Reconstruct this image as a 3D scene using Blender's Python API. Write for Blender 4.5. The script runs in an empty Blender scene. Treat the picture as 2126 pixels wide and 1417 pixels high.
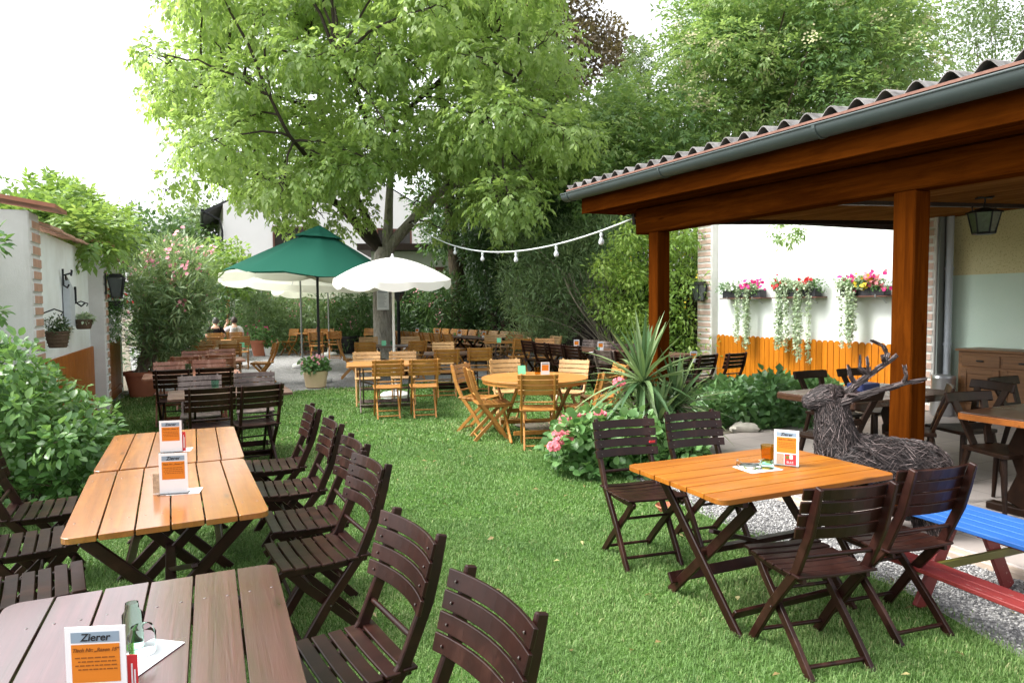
import bpy, bmesh, math, random
import numpy as np
from mathutils import Vector, Matrix
random.seed(7); rng = np.random.default_rng(11)
scene = bpy.context.scene
COL = scene.collection
R = math.radians; PI = math.pi
V = Vector

# ------------------------------------------------------------------ camera
EYE = V((0.0, 0.0, 1.66)); FPX = 1417.0
CROT = Matrix.Rotation(PI/2 - R(3.15), 3, 'X') @ Matrix.Rotation(R(-0.5), 3, 'Z')
cam = bpy.data.objects.new('camera', bpy.data.cameras.new('camera'))
cam.matrix_world = Matrix.Translation(EYE) @ CROT.to_4x4()
cam.data.lens = 24.0; cam.data.sensor_width = 36.0
cam.data.clip_start = 0.05; cam.data.clip_end = 2000
COL.objects.link(cam); scene.camera = cam

def ray(px, py):
    return CROT @ V(((px-1063)/FPX, -(py-708.5)/FPX, -1.0))
def G(px, py, h=0.0):
    """world point at height h seen at a measured spot of the photograph"""
    d = ray(px, py); t = (h-EYE.z)/d.z
    return EYE + d*t
def D(px, py, dep):
    """world point at distance dep (along +Y)"""
    d = ray(px, py)
    return EYE + d*(dep/d.y)

# ------------------------------------------------------------------ objects
def tag(o, label=None, cat=None, group=None, kind=None):
    if label: o['label'] = label
    if cat: o['category'] = cat
    if group: o['group'] = group
    if kind: o['kind'] = kind
    return o
def thing(name, label, cat, loc=(0, 0, 0), rz=0.0, group=None):
    o = bpy.data.objects.new(name, None); COL.objects.link(o)
    o.location = loc; o.rotation_euler = (0, 0, rz); o.empty_display_size = .1
    return tag(o, label, cat, group)
def dup(root):
    r = root.copy(); COL.objects.link(r)
    for ch in list(root.children):
        c = ch.copy(); COL.objects.link(c); c.parent = r
        for g in list(ch.children):
            d = g.copy(); COL.objects.link(d); d.parent = c
    return r

class MB:
    def __init__(s): s.v = []; s.f = []; s.m = []; s.t = []
    def add(s, vs, fs, mat=0, tint=None):
        n = len(s.v)
        if tint is None: tint = random.random()
        s.v += [tuple(v) for v in vs]; s.f += [tuple(n+i for i in f) for f in fs]
        s.m += [mat]*len(fs); s.t += [tint]*len(vs)
        return s
    def box(s, a, b, mat=0, tint=None):
        x0, y0, z0 = a; x1, y1, z1 = b
        vs = [(x0,y0,z0),(x1,y0,z0),(x1,y1,z0),(x0,y1,z0),(x0,y0,z1),(x1,y0,z1),(x1,y1,z1),(x0,y1,z1)]
        return s.add(vs, [(0,3,2,1),(4,5,6,7),(0,1,5,4),(1,2,6,5),(2,3,7,6),(3,0,4,7)], mat, tint)
    def strip(s, pts, w, t, side, mat=0, tint=None, taper=None):
        """rectangular section swept along pts; w along `side`, t across it"""
        pts = [V(p) for p in pts]; side = V(side).normalized(); vs = []; n = len(pts)
        for i, p in enumerate(pts):
            d = (pts[min(i+1, n-1)] - pts[max(i-1, 0)]).normalized()
            sd = (side - d*side.dot(d)).normalized(); nn = d.cross(sd).normalized()
            k = 1 if taper is None else taper[i]
            for a, b in ((-1,-1),(1,-1),(1,1),(-1,1)): vs.append(p + sd*a*w/2*k + nn*b*t/2*k)
        fs = [(3,2,1,0), tuple(4*(n-1)+k for k in range(4))]
        for i in range(n-1):
            for k in range(4):
                a = 4*i+k; b = 4*i+(k+1) % 4; fs.append((a, b, b+4, a+4))
        return s.add(vs, fs, mat, tint)
    def bar(s, a, b, w, t, side=(0,0,1), mat=0, tint=None): return s.strip([a, b], w, t, side, mat, tint)
    def tube(s, pts, rad, seg=8, mat=0, tint=None, cap=True):
        pts = [V(p) for p in pts]; n = len(pts)
        if not hasattr(rad, '__len__'): rad = [rad]*n
        vs = []; u = None
        for i, p in enumerate(pts):
            d = (pts[min(i+1, n-1)] - pts[max(i-1, 0)])
            d = d.normalized() if d.length > 1e-9 else V((0,0,1))
            if u is None: u = (V((0,0,1)) if abs(d.z) < .9 else V((1,0,0)))
            u = (u - d*u.dot(d)).normalized(); w = d.cross(u)
            for k in range(seg):
                a = 2*PI*k/seg; vs.append(p + (u*math.cos(a)+w*math.sin(a))*rad[i])
        fs = []
        for i in range(n-1):
            for k in range(seg):
                a = i*seg+k; b = i*seg+(k+1) % seg; fs.append((a, b, b+seg, a+seg))
        if cap: fs += [tuple(range(seg-1, -1, -1)), tuple((n-1)*seg+k for k in range(seg))]
        return s.add(vs, fs, mat, tint)
    def lathe(s, prof, seg=24, c=(0,0,0), mat=0, tint=None):
        cx, cy, cz = c; vs = []; n = len(prof)
        for r, z in prof:
            for k in range(seg):
                a = 2*PI*k/seg; vs.append((cx+r*math.cos(a), cy+r*math.sin(a), cz+z))
        fs = []
        for i in range(n-1):
            for k in range(seg):
                a = i*seg+k; b = i*seg+(k+1) % seg; fs.append((a, b, b+seg, a+seg))
        if prof[0][0] > 1e-6: fs.append(tuple(range(seg-1, -1, -1)))
        if prof[-1][0] > 1e-6: fs.append(tuple((n-1)*seg+k for k in range(seg)))
        return s.add(vs, fs, mat, tint)
    def prism(s, poly, z0, z1, mat=0, tint=None):
        n = len(poly)
        vs = [(x, y, z0) for x, y in poly] + [(x, y, z1) for x, y in poly]
        fs = [tuple(range(n-1, -1, -1)), tuple(range(n, 2*n))] + [(i, (i+1) % n, n+(i+1) % n, n+i) for i in range(n)]
        return s.add(vs, fs, mat, tint)
    def build(s, name, mats, parent=None, bevel=0, smooth=False, seg=1):
        me = bpy.data.meshes.new(name); me.from_pydata(s.v, [], s.f)
        at = me.attributes.new('tint', 'FLOAT', 'POINT'); at.data.foreach_set('value', np.array(s.t, 'f'))
        if not isinstance(mats, (list, tuple)): mats = [mats]
        for m in mats: me.materials.append(m)
        if len(mats) > 1: me.polygons.foreach_set('material_index', s.m)
        bm = bmesh.new(); bm.from_mesh(me)
        if bevel:
            es = [e for e in bm.edges if len(e.link_faces) == 2 and e.calc_face_angle(0) > .5]
            bmesh.ops.bevel(bm, geom=es, offset=bevel, segments=seg, profile=.6, affect='EDGES', clamp_overlap=True)
        bmesh.ops.recalc_face_normals(bm, faces=bm.faces[:])
        bm.to_mesh(me); bm.free()
        if smooth:
            me.polygons.foreach_set('use_smooth', [True]*len(me.polygons)); me.set_sharp_from_angle(angle=R(42))
        o = bpy.data.objects.new(name, me); COL.objects.link(o)
        if parent: o.parent = parent
        return o

def npmesh(name, verts, tris, tint, mats, parent=None, midx=None, smooth=False):
    """big meshes straight from arrays (verts n,3; tris m,3)"""
    me = bpy.data.meshes.new(name); n = len(verts); m = len(tris)
    me.vertices.add(n); me.vertices.foreach_set('co', np.ascontiguousarray(verts, 'f').ravel())
    me.loops.add(m*3); me.loops.foreach_set('vertex_index', np.ascontiguousarray(tris, 'i').ravel())
    me.polygons.add(m); me.polygons.foreach_set('loop_start', np.arange(0, 3*m, 3, dtype='i'))
    at = me.attributes.new('tint', 'FLOAT', 'POINT'); at.data.foreach_set('value', np.ascontiguousarray(tint, 'f'))
    if not isinstance(mats, (list, tuple)): mats = [mats]
    for q in mats: me.materials.append(q)
    if midx is not None: me.polygons.foreach_set('material_index', np.ascontiguousarray(midx, 'i'))
    if smooth: me.polygons.foreach_set('use_smooth', np.ones(m, bool))
    me.update(calc_edges=True)
    o = bpy.data.objects.new(name, me); COL.objects.link(o)
    if parent: o.parent = parent
    return o

# ------------------------------------------------------------------ materials
class N:
    def __init__(s, name):
        s.m = bpy.data.materials.new(name); s.m.use_nodes = True; s.t = s.m.node_tree
        s.b = s.t.nodes['Principled BSDF']; s.out = s.t.nodes['Material Output']
    def n(s, typ, **kw):
        x = s.t.nodes.new(typ)
        for k, v in kw.items():
            if k in x.inputs.keys(): x.inputs[k].default_value = v
            else: setattr(x, k, v)
        return x
    def l(s, a, b): s.t.links.new(a, b); return s
    def coord(s, scale=(1,1,1), rnd=False, world=False):
        tc = s.n('ShaderNodeTexCoord'); mp = s.n('ShaderNodeMapping'); mp.inputs['Scale'].default_value = scale
        if world:
            g = s.n('ShaderNodeNewGeometry'); s.l(g.outputs['Position'], mp.inputs['Vector'])
        else: s.l(tc.outputs['Object'], mp.inputs['Vector'])
        if rnd:
            oi = s.n('ShaderNodeObjectInfo'); mu = s.n('ShaderNodeMath', operation='MULTIPLY'); mu.inputs[1].default_value = 37
            s.l(oi.outputs['Random'], mu.inputs[0]); s.l(mu.outputs[0], mp.inputs['Location'])
        return mp.outputs[0]
    def noise(s, vec, scale=5, detail=4, rough=.6, dist=0):
        x = s.n('ShaderNodeTexNoise'); x.inputs['Scale'].default_value = scale; x.inputs['Detail'].default_value = detail
        x.inputs['Roughness'].default_value = rough; x.inputs['Distortion'].default_value = dist
        s.l(vec, x.inputs['Vector']); return x.outputs['Fac']
    def ramp(s, fac, stops):
        x = s.n('ShaderNodeValToRGB'); e = x.color_ramp.elements
        while len(e) < len(stops): e.new(.5)
        for i, (p, c) in enumerate(stops): e[i].position = p; e[i].color = (*c, 1) if len(c) == 3 else c
        s.l(fac, x.inputs['Fac']); return x.outputs['Color']
    def mix(s, fac, a, b, mode='MIX'):
        x = s.n('ShaderNodeMix', data_type='RGBA', blend_type=mode)
        for sock, val in ((x.inputs[0], fac), (x.inputs[6], a), (x.inputs[7], b)):
            if isinstance(val, (int, float)): sock.default_value = val
            elif isinstance(val, tuple): sock.default_value = (*val, 1)
            else: s.l(val, sock)
        return x.outputs[2]
    def attr(s, name='tint'):
        a = s.n('ShaderNodeAttribute', attribute_name=name); return a.outputs['Fac']
    def bump(s, h, strength=.3, dist=.01):
        b = s.n('ShaderNodeBump'); b.inputs['Strength'].default_value = strength; b.inputs['Distance'].default_value = dist
        s.l(h, b.inputs['Height']); s.l(b.outputs[0], s.b.inputs['Normal'])
    def math(s, op, a, b=0.0):
        x = s.n('ShaderNodeMath', operation=op)
        for sock, val in ((x.inputs[0], a), (x.inputs[1], b)):
            if isinstance(val, (int, float)): sock.default_value = val
            else: s.l(val, sock)
        return x.outputs[0]
    def fin(s, col=None, rough=.6, spec=.5, metal=0, **kw):
        b = s.b.inputs
        if col is not None:
            if isinstance(col, tuple): b['Base Color'].default_value = (*col, 1)
            else: s.l(col, b['Base Color'])
        if isinstance(rough, (int, float)): b['Roughness'].default_value = rough
        else: s.l(rough, b['Roughness'])
        b['Specular IOR Level'].default_value = spec; b['Metallic'].default_value = metal
        for k, v in kw.items(): b[k].default_value = v
        return s.m

def wood(name, dark, light, rough=.45, axis='x', grain=24, spec=.5, worn=None, wear=.0, coat=0.0, bump=.25, civ=1.5):
    s = N(name); sc = {'x': (1.2, grain, grain), 'y': (grain, 1.2, grain), 'z': (grain, grain, 1.2), 'n': (7, 7, 7)}[axis]
    v = s.coord(sc, rnd=True); g = s.noise(v, 1.0, 5, .65, .6)
    col = s.ramp(g, [(.37, dark), (.63, light)])
    fine = s.noise(s.coord(tuple(q*2.6 for q in sc), rnd=True), 1.0, 3, .7); col = s.mix(s.ramp(fine, [(.50, (0,0,0)), (.70, (.55,.55,.55))]), col, tuple(c*.6 for c in dark))
    ti = s.attr(); col = s.mix(s.math('MULTIPLY', ti, .55), col, tuple(c*.8 for c in dark), 'MIX')
    big = s.noise(s.coord((2.3, 2.3, 2.3), rnd=True), 1.6, 3, .6)
    col = s.mix(s.math('MULTIPLY', big, .45), col, tuple(c*.75 for c in dark))
    rr = s.math('ADD', s.math('MULTIPLY', big, .3), rough-.15)
    if worn:
        w = s.noise(s.coord((sc[0]*.8, sc[1]*.3, sc[2]*.3), rnd=True), 1.3, 6, .7)
        wr = s.ramp(w, [(.55-wear*.3, (0,0,0)), (.72-wear*.2, (1,1,1))])
        col = s.mix(wr, col, worn)
    oi = s.n('ShaderNodeObjectInfo'); col = s.mix(s.math('MULTIPLY', oi.outputs['Random'], .34), col, tuple(c*.45 for c in light))
    # knots
    vo = s.n('ShaderNodeTexVoronoi'); vo.inputs['Scale'].default_value = 1.0
    ks = {'x': (1.7, 7, 7), 'y': (7, 1.7, 7), 'z': (7, 7, 1.7), 'n': (5, 5, 5)}[axis]
    s.l(s.coord(ks, rnd=True), vo.inputs['Vector'])
    kn = s.ramp(vo.outputs['Distance'], [(.03, (1,1,1)), (.12, (0,0,0))])
    col = s.mix(s.math('MULTIPLY', kn, .75), col, tuple(c*.25 for c in dark))
    s.bump(g, bump, .004)
    return s.fin(col, rr, spec, **({'Coat Weight': coat, 'Coat Roughness': .16, 'Coat IOR': civ} if coat else {}))

def leafmat(name, c0, c1, c2, trans=.35, rough=.40, tcol=None, des=.20, gain=1.16):
    s = N(name); t = s.attr()
    def soft(c):
        y = .3*c[0]+.6*c[1]+.1*c[2]; return tuple(min(.9, gain*(v*(1-des)+y*des)) for v in c)
    if not name.startswith('fl_'): c0, c1, c2 = soft(c0), soft(c1), soft(c2)
    col = s.ramp(t, [(.05, c0), (.55, c1), (.98, c2)])
    s.fin(col, rough, .45)
    tr = s.n('ShaderNodeBsdfTranslucent')
    tc = s.mix(.5, col, tcol or (c2[0]*1.3, c2[1]*1.35, c2[2]*.7)); s.l(tc, tr.inputs['Color'])
    mx = s.n('ShaderNodeMixShader'); mx.inputs[0].default_value = trans
    s.l(s.b.outputs[0], mx.inputs[1]); s.l(tr.outputs[0], mx.inputs[2]); s.l(mx.outputs[0], s.out.inputs['Surface'])
    return s.m
def plain(name, col, rough=.5, spec=.5, metal=0, var=.12, scale=14, bump=0, **kw):
    s = N(name); f = s.noise(s.coord((1,1,1), rnd=True), scale, 5, .65)
    c = s.mix(f, tuple(x*(1-var) for x in col), tuple(min(1, x*(1+var)) for x in col))
    if bump: s.bump(f, bump, .01)
    return s.fin(c, rough, spec, metal, **kw)
def plaster(name, col, dirt, amt=.35, scale=1.2, bump=.5, z0=None):
    s = N(name); v = s.coord((1,1,1)); big = s.noise(v, scale, 6, .65); fine = s.noise(v, 90, 3, .7)
    d = s.ramp(big, [(.42, (0,0,0)), (.8, (1,1,1))])
    c = s.mix(s.math('MULTIPLY', d, amt), col, dirt)
    st = s.noise(s.coord((9, 9, .5)), 1.0, 5, .7); c = s.mix(s.math('MULTIPLY', s.ramp(st, [(.55, (0,0,0)), (.8, (1,1,1))]), amt*.6), c, dirt)
    s.bump(s.math('ADD', fine, s.math('MULTIPLY', big, 2)), bump, .006)
    return s.fin(c, .9, .2)

MAT = {}
MAT['dark_wood'] = wood('dark_stained_wood', (.0125, .0037, .0027), (.032, .0098, .0068), .36, 'n', spec=.26, worn=(.050, .020, .014), wear=.08, bump=.15)
MAT['light_wood'] = wood('honey_wood', (.38, .155, .030), (.56, .275, .066), .42, 'n', spec=.45, bump=.12)
MAT['pale_wood'] = wood('bleached_wood', (.50, .27, .10), (.70, .45, .20), .42, 'n', spec=.45, bump=.12)
MAT['red_wood'] = wood('reddish_wood', (.22, .070, .035), (.40, .16, .088), .40, 'n', spec=.45, worn=(.48, .27, .19), wear=.25, bump=.12)
MAT['grey_wood'] = wood('weathered_wood', (.055, .034, .028), (.12, .08, .07), .5, 'n', spec=.45, worn=(.22, .17, .15), wear=.4)
MAT['top_orange'] = wood('orange_varnished_planks', (.27, .080, .010), (.50, .19, .032), .36, 'x', 20, spec=.5, worn=(.21, .085, .03), wear=.2, bump=.5, coat=.8, civ=1.75)
MAT['top_amber'] = wood('amber_varnished_planks', (.25, .076, .007), (.43, .158, .016), .42, 'x', 20, spec=.3, worn=(.22, .095, .02), wear=.1, bump=.4)
MAT['top_rust'] = wood('rust_brown_planks', (.060, .0165, .0165), (.128, .040, .041), .32, 'x', 26, spec=.6, worn=(.05, .024, .017), wear=.12, bump=.5, coat=.8, civ=1.8)
MAT['top_honey'] = wood('honey_planks', (.43, .17, .035), (.60, .29, .075), .4, 'x', 22, spec=.5, bump=.3)
MAT['top_brown'] = wood('brown_planks', (.07, .03, .018), (.15, .07, .042), .4, 'x', 22, spec=.5, worn=(.2, .13, .10), wear=.2, bump=.4)
MAT['post'] = wood('stained_post', (.050, .0115, .0014), (.122, .0310, .0030), .65, 'z', 16, spec=.0, bump=.2)
MAT['beam'] = wood('stained_beam', (.046, .0108, .0013), (.108, .0275, .0028), .65, 'y', 14, spec=.0, bump=.2)
MAT['ceiling'] = wood('ceiling_boards', (.13, .050, .013), (.29, .130, .040), .55, 'y', 14, spec=0.0, bump=.2)
MAT['picket'] = wood('orange_pickets', (.50, .150, .005), (.66, .225, .011), .5, 'z', 20, spec=.25, bump=.2)
MAT['panel'] = wood('orange_panel', (.36, .10, .010), (.52, .175, .02), .5, 'z', 16, spec=.35, bump=.3)
MAT['fence_dark'] = wood('dark_fence', (.022, .012, .009), (.05, .027, .021), .6, 'z', 16, spec=.3)
MAT['rustic'] = wood('rustic_dark_oak', (.011, .0048, .0027), (.030, .0125, .0055), .42, 'n', spec=.16)
MAT['rustic_top'] = wood('rustic_table_oak', (.040, .016, .008), (.095, .040, .019), .3, 'x', 18, spec=.6)
MAT['rustic_orange'] = wood('rustic_edge', (.26, .075, .012), (.40, .13, .02), .4, 'x', 18)
MAT['cabinet'] = wood('old_cabinet_oak', (.13, .055, .018), (.30, .14, .05), .45, 'x', 20)
s = N('worn_blue_paint'); g = s.noise(s.coord((1.6, 14, 14), rnd=True), 3.2, 6, .72)
MAT['blue_paint'] = s.fin(s.mix(s.ramp(g, [(.655, (0,0,0)), (.69, (1,1,1))]), s.mix(s.noise(s.coord((1, 8, 8)), 3), (.016, .075, .26), (.028, .115, .37)), (.30, .36, .44)), .5, .25)
MAT['metal_dark'] = plain('black_iron', (.02, .022, .024), .45, .5, .6)
MAT['steel'] = plain('steel', (.5, .52, .54), .3, .5, .9, var=.05)
MAT['screw'] = plain('screw_head', (.20, .19, .18), .4, .5, .8)
MAT['gutter'] = plain('grey_gutter', (.048, .064, .064), .5, .35, 0, var=.18, scale=5)
MAT['copper'] = plain('copper_cap', (.33, .14, .085), .55, .4, .2, var=.3, scale=6)
MAT['terracotta'] = plain('terracotta', (.42, .15, .085), .75, .3, var=.18, scale=6, bump=.1)
MAT['cream'] = plain('cream_ceramic', (.64, .50, .30), .5, .4, var=.08)
MAT['pot_dark'] = plain('dark_plastic', (.03, .03, .035), .5, .4)
MAT['white'] = plain('white_card', (.72, .73, .74), .5, .4, var=.02)
MAT['stone_white'] = plain('white_concrete', (.66, .66, .64), .8, .2, var=.12, scale=9, bump=.2)
MAT['hdr'] = plain('bluegrey_print', (.23, .30, .37), .5, .3, var=.03)
MAT['orange'] = plain('orange_print', (.58, .18, .015), .5, .3, var=.03)
MAT['ink'] = plain('black_ink', (.02, .02, .022), .6, .2, var=.02)
MAT['ink_brown'] = plain('brown_ink', (.22, .07, .012), .6, .2, var=.02)
MAT['red'] = plain('red_print', (.55, .03, .035), .45, .4, var=.05)
MAT['green_card'] = plain('green_card', (.20, .62, .36), .5, .3, var=.05)
MAT['green_cloth'] = plain('green_cloth', (.012, .150, .095), .85, .15, var=.10, scale=4)
MAT['navy'] = plain('navy', (.02, .03, .10), .5, .4)
def cloth(name, col, tr=.35):
    s = N(name); f = s.noise(s.coord(), 5, 4); c = s.mix(f, tuple(x*.93 for x in col), col); s.fin(c, .9, .1)
    t = s.n('ShaderNodeBsdfTranslucent'); s.l(c, t.inputs['Color']); mx = s.n('ShaderNodeMixShader'); mx.inputs[0].default_value = tr
    s.l(s.b.outputs[0], mx.inputs[1]); s.l(t.outputs[0], mx.inputs[2]); s.l(mx.outputs[0], s.out.inputs['Surface']); return s.m
MAT['white_cloth'] = cloth('white_cloth', (.86, .85, .80), .25)
MAT['cream_cloth'] = cloth('cream_cloth', (.82, .83, .70), .45)
MAT['green_cloth'] = cloth('green_cloth', (.016, .100, .068), .2)
def glass(name, col, rough=.03):
    s = N(name); return s.fin(col, rough, .5, **{'Transmission Weight': 1.0, 'IOR': 1.12})
MAT['glass'] = glass('clear_glass', (.93, .97, .97)); MAT['amber_glass'] = glass('amber_glass', (.86, .60, .22))
MAT['green_glass'] = glass('green_glass', (.55, .88, .74)); MAT['acrylic'] = glass('acrylic', (.95, .97, .98))
MAT['bulb'] = plain('bulb_glass', (.50, .53, .55), .12, .7, var=.03)
MAT['pane'] = plain('lantern_pane', (.07, .08, .08), .15, .7, var=.3, scale=20)
# red paint with chips
s = N('chipped_red_paint'); g = s.noise(s.coord((2, 16, 16), rnd=True), 2.2, 6, .7)
MAT['red_paint'] = s.fin(s.mix(s.ramp(g, [(.63, (0,0,0)), (.66, (1,1,1))]), s.mix(s.noise(s.coord(), 7), (.14, .016, .017), (.25, .035, .03)), (.50, .40, .36)), .45, .45)
MAT['yellow_paint'] = plain('yellow_paint', (.13, .12, .02), .5)
# plaster
MAT['wall_white'] = plaster('white_mint_plaster', (.80, .835, .80), (.60, .66, .60), .35)
MAT['wall_left'] = plaster('pale_mint_plaster', (.80, .845, .84), (.45, .45, .40), .5)
MAT['pier'] = plaster('grey_plaster', (.60, .60, .585), (.33, .32, .29), .6, 1.0)
MAT['house'] = plaster('white_render', (.86, .86, .86), (.7, .7, .7), .2)
s = N('two_tone_wall'); p = s.coord((1,1,1)); sp = s.n('ShaderNodeSeparateXYZ'); s.l(p, sp.inputs[0])
edge = s.math('GREATER_THAN', sp.outputs['Z'], 2.02)
n1 = s.noise(p, 1.5, 6, .65); n2 = s.noise(p, 45, 4, .75)
low = s.mix(n1, (.54, .72, .60), (.70, .82, .72)); up = s.mix(n1, (.62, .58, .30), (.72, .69, .44))
up = s.mix(s.ramp(n2, [(.55, (0,0,0)), (.62, (1,1,1))]), up, (.44, .41, .20))
s.bump(n2, .5, .006); MAT['wall_green'] = s.fin(s.mix(edge, low, up), .9, .2)
def brick(name, c1, c2, mort, sc=(1,1,1)):
    s = N(name); b = s.n('ShaderNodeTexBrick'); s.l(s.coord(sc), b.inputs['Vector'])
    b.inputs['Color1'].default_value = (*c1, 1); b.inputs['Color2'].default_value = (*c2, 1); b.inputs['Mortar'].default_value = (*mort, 1)
    b.inputs['Scale'].default_value = 1; b.inputs['Brick Width'].default_value = .26; b.inputs['Row Height'].default_value = .085; b.inputs['Mortar Size'].default_value = .011
    f = s.noise(s.coord(), 30, 4); return s.fin(s.mix(s.math('MULTIPLY', f, .5), b.outputs['Color'], mort), .9, .2)
# brick faces for quoins are real little blocks
MAT['brickA'] = plain('worn_brick', (.46, .29, .215), .9, .2, var=.45, scale=9, bump=.5)
MAT['brickB'] = plain('pale_brick', (.56, .40, .33), .9, .2, var=.4, scale=9, bump=.5)
MAT['mortar'] = plaster('mortar', (.66, .65, .61), (.45, .43, .38), .5, 4)
# ground
s = N('lawn_soil'); p = s.coord(world=True); n1 = s.noise(p, .9, 5, .6); n2 = s.noise(p, 55, 4, .7)
c = s.mix(n1, (.05, .125, .02), (.095, .19, .035)); c = s.mix(s.math('MULTIPLY', n2, .6), c, (.04, .08, .015)); s.bump(n2, .8, .02)
MAT['lawn'] = s.fin(c, .95, .1)
s = N('grey_gravel'); p = s.coord(world=True); vo = s.n('ShaderNodeTexVoronoi'); vo.inputs['Scale'].default_value = 62; s.l(p, vo.inputs['Vector'])
c = s.ramp(vo.outputs['Color'], [(.1, (.17, .17, .175)), (.5, (.31, .31, .305)), (.9, (.48, .47, .46))])
n1 = s.noise(p, .7, 5, .65); c = s.mix(s.math('MULTIPLY', n1, .5), c, (.24, .235, .23)); s.bump(vo.outputs['Distance'], 1.0, .02)
MAT['gravel'] = s.fin(c, .9, .2)
s = N('earth'); p = s.coord(world=True); MAT['earth'] = s.fin(s.mix(s.noise(p, .6, 6, .7), (.10, .085, .06), (.21, .19, .15)), .95, .1)
s = N('pebbles'); MAT['pebble'] = s.fin(s.ramp(s.attr(), [(0, (.10, .10, .105)), (.5, (.27, .265, .26)), (1, (.52, .51, .49))]), .75, .3)
s = N('terrace_tiles'); p = s.coord((1,1,1)); b = s.n('ShaderNodeTexBrick'); s.l(p, b.inputs['Vector'])
b.offset = 0.0; b.inputs['Scale'].default_value = 1; b.inputs['Brick Width'].default_value = .40; b.inputs['Row Height'].default_value = .40; b.inputs['Mortar Size'].default_value = .006
b.inputs['Color1'].default_value = (.30, .27, .25, 1); b.inputs['Color2'].default_value = (.36, .315, .285, 1); b.inputs['Mortar'].default_value = (.17, .16, .15, 1)
n1 = s.noise(p, 3, 6, .7); MAT['tiles'] = s.fin(s.mix(s.math('MULTIPLY', n1, .45), b.outputs['Color'], (.22, .20, .19)), .55, .4)
MAT['tile_edge'] = plain('tile_edge', (.42, .34, .27), .6, .3, var=.15)
s = N('corrugated_sheet'); n1 = s.noise(s.coord((3, 3, 3)), 3, 6, .7)
MAT['sheet'] = s.fin(s.mix(s.ramp(n1, [(.45, (0,0,0)), (.65, (1,1,1))]), (.21, .20, .195), (.09, .085, .08)), .85, .2)
s = N('walnut_bark'); p = s.coord((5, 5, 1.1)); n1 = s.noise(p, 3, 7, .7, .6); s.bump(n1, 1.0, .05)
MAT['bark'] = s.fin(s.ramp(n1, [(.3, (.12, .108, .095)), (.5, (.33, .305, .27)), (.8, (.52, .49, .45))]), .95, .1)
s = N('mossy_bark'); p = s.coord((6, 6, 2)); n1 = s.noise(p, 3, 7, .7, .6); s.bump(n1, 1.0, .05)
MAT['bark2'] = s.fin(s.ramp(n1, [(.3, (.04, .033, .027)), (.55, (.13, .105, .075)), (.75, (.17, .14, .07))]), .95, .1)
MAT['limb'] = plain('shaded_limb', (.055, .046, .038), .95, .1, var=.4, scale=9, bump=.6)  # darker than the trunk bark: crown shade on the limbs put into the colour
MAT['twig'] = plain('twig_bark', (.10, .078, .055), .9, .1, var=.35)
MAT['stem_pale'] = plain('pale_stem', (.25, .22, .17), .9, .1, var=.3)
# leaves
MAT['walnut'] = leafmat('walnut_leaf', (.105, .205, .030), (.215, .350, .055), (.33, .455, .11), .54)
MAT['elder'] = leafmat('elder_leaf', (.050, .135, .032), (.120, .25, .055), (.30, .42, .10), .45)
MAT['copperleaf'] = leafmat('copper_leaf', (.04, .027, .012), (.10, .062, .026), (.17, .14, .045), .3)
MAT['birch'] = leafmat('grey_green_leaf', (.05, .11, .03), (.10, .18, .05), (.18, .26, .08), .4)
MAT['ailanthus'] = leafmat('yellow_green_leaf', (.06, .15, .012), (.13, .27, .022), (.25, .36, .05), .42)
MAT['hedge'] = leafmat('dark_hedge_leaf', (.017, .055, .016), (.042, .115, .027), (.105, .21, .05), .22)
MAT['hedge2'] = leafmat('mid_hedge_leaf', (.022, .068, .016), (.05, .13, .028), (.12, .225, .05), .28)
MAT['oleander'] = leafmat('oleander_leaf', (.055, .130, .040), (.135, .24, .08), (.28, .385, .16), .34, .36)
MAT['kerria'] = leafmat('kerria_leaf', (.08, .19, .016), (.20, .355, .028), (.37, .50, .06), .46)
MAT['shrub'] = leafmat('broad_shrub_leaf', (.034, .108, .018), (.075, .20, .03), (.17, .31, .07), .3, .34)
MAT['geranium'] = leafmat('geranium_leaf', (.04, .125, .022), (.085, .22, .04), (.16, .31, .08), .28)
MAT['cover'] = leafmat('ground_cover_leaf', (.030, .098, .024), (.066, .18, .04), (.13, .27, .07), .28)
MAT['yucca'] = leafmat('yucca_leaf', (.035, .095, .03), (.08, .17, .05), (.20, .29, .10), .2, .32)
MAT['trailing'] = leafmat('silver_trailing_leaf', (.16, .26, .13), (.32, .42, .26), (.58, .64, .50), .25)
MAT['conifer'] = leafmat('conifer_needles', (.03, .075, .04), (.06, .12, .06), (.10, .17, .08), .15)
MAT['boxwood'] = leafmat('boxwood_leaf', (.02, .06, .010), (.045, .10, .016), (.08, .15, .03), .2)
s = N('grass_blade'); t = s.attr(); p = s.coord(world=True); n1 = s.noise(p, 1.1, 4, .6)
c = s.ramp(t, [(0, (.080, .165, .040)), (.5, (.165, .285, .080)), (.86, (.28, .375, .14)), (1, (.46, .43, .22))])
c = s.mix(s.math('MULTIPLY', s.ramp(n1, [(.35, (0,0,0)), (.7, (1,1,1))]), .45), c, (.085, .19, .042))
s.fin(c, .5, .3); tr = s.n('ShaderNodeBsdfTranslucent'); s.l(c, tr.inputs['Color']); mx = s.n('ShaderNodeMixShader'); mx.inputs[0].default_value = .3
s.l(s.b.outputs[0], mx.inputs[1]); s.l(tr.outputs[0], mx.inputs[2]); s.l(mx.outputs[0], s.out.inputs['Surface']); MAT['grass'] = s.m
for k, c in dict(fl_pink=(.80, .21, .25), fl_red=(.62, .02, .03), fl_mag=(.68, .02, .22), fl_white=(.82, .82, .80), fl_yel=(.75, .55, .03), fl_elder=(.55, .53, .30), fl_soft=(.75, .30, .36)).items():
    MAT[k] = leafmat(k, tuple(x*.7 for x in c), c, tuple(min(.9, x*1.25+.03) for x in c), .3, .6, c)
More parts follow.
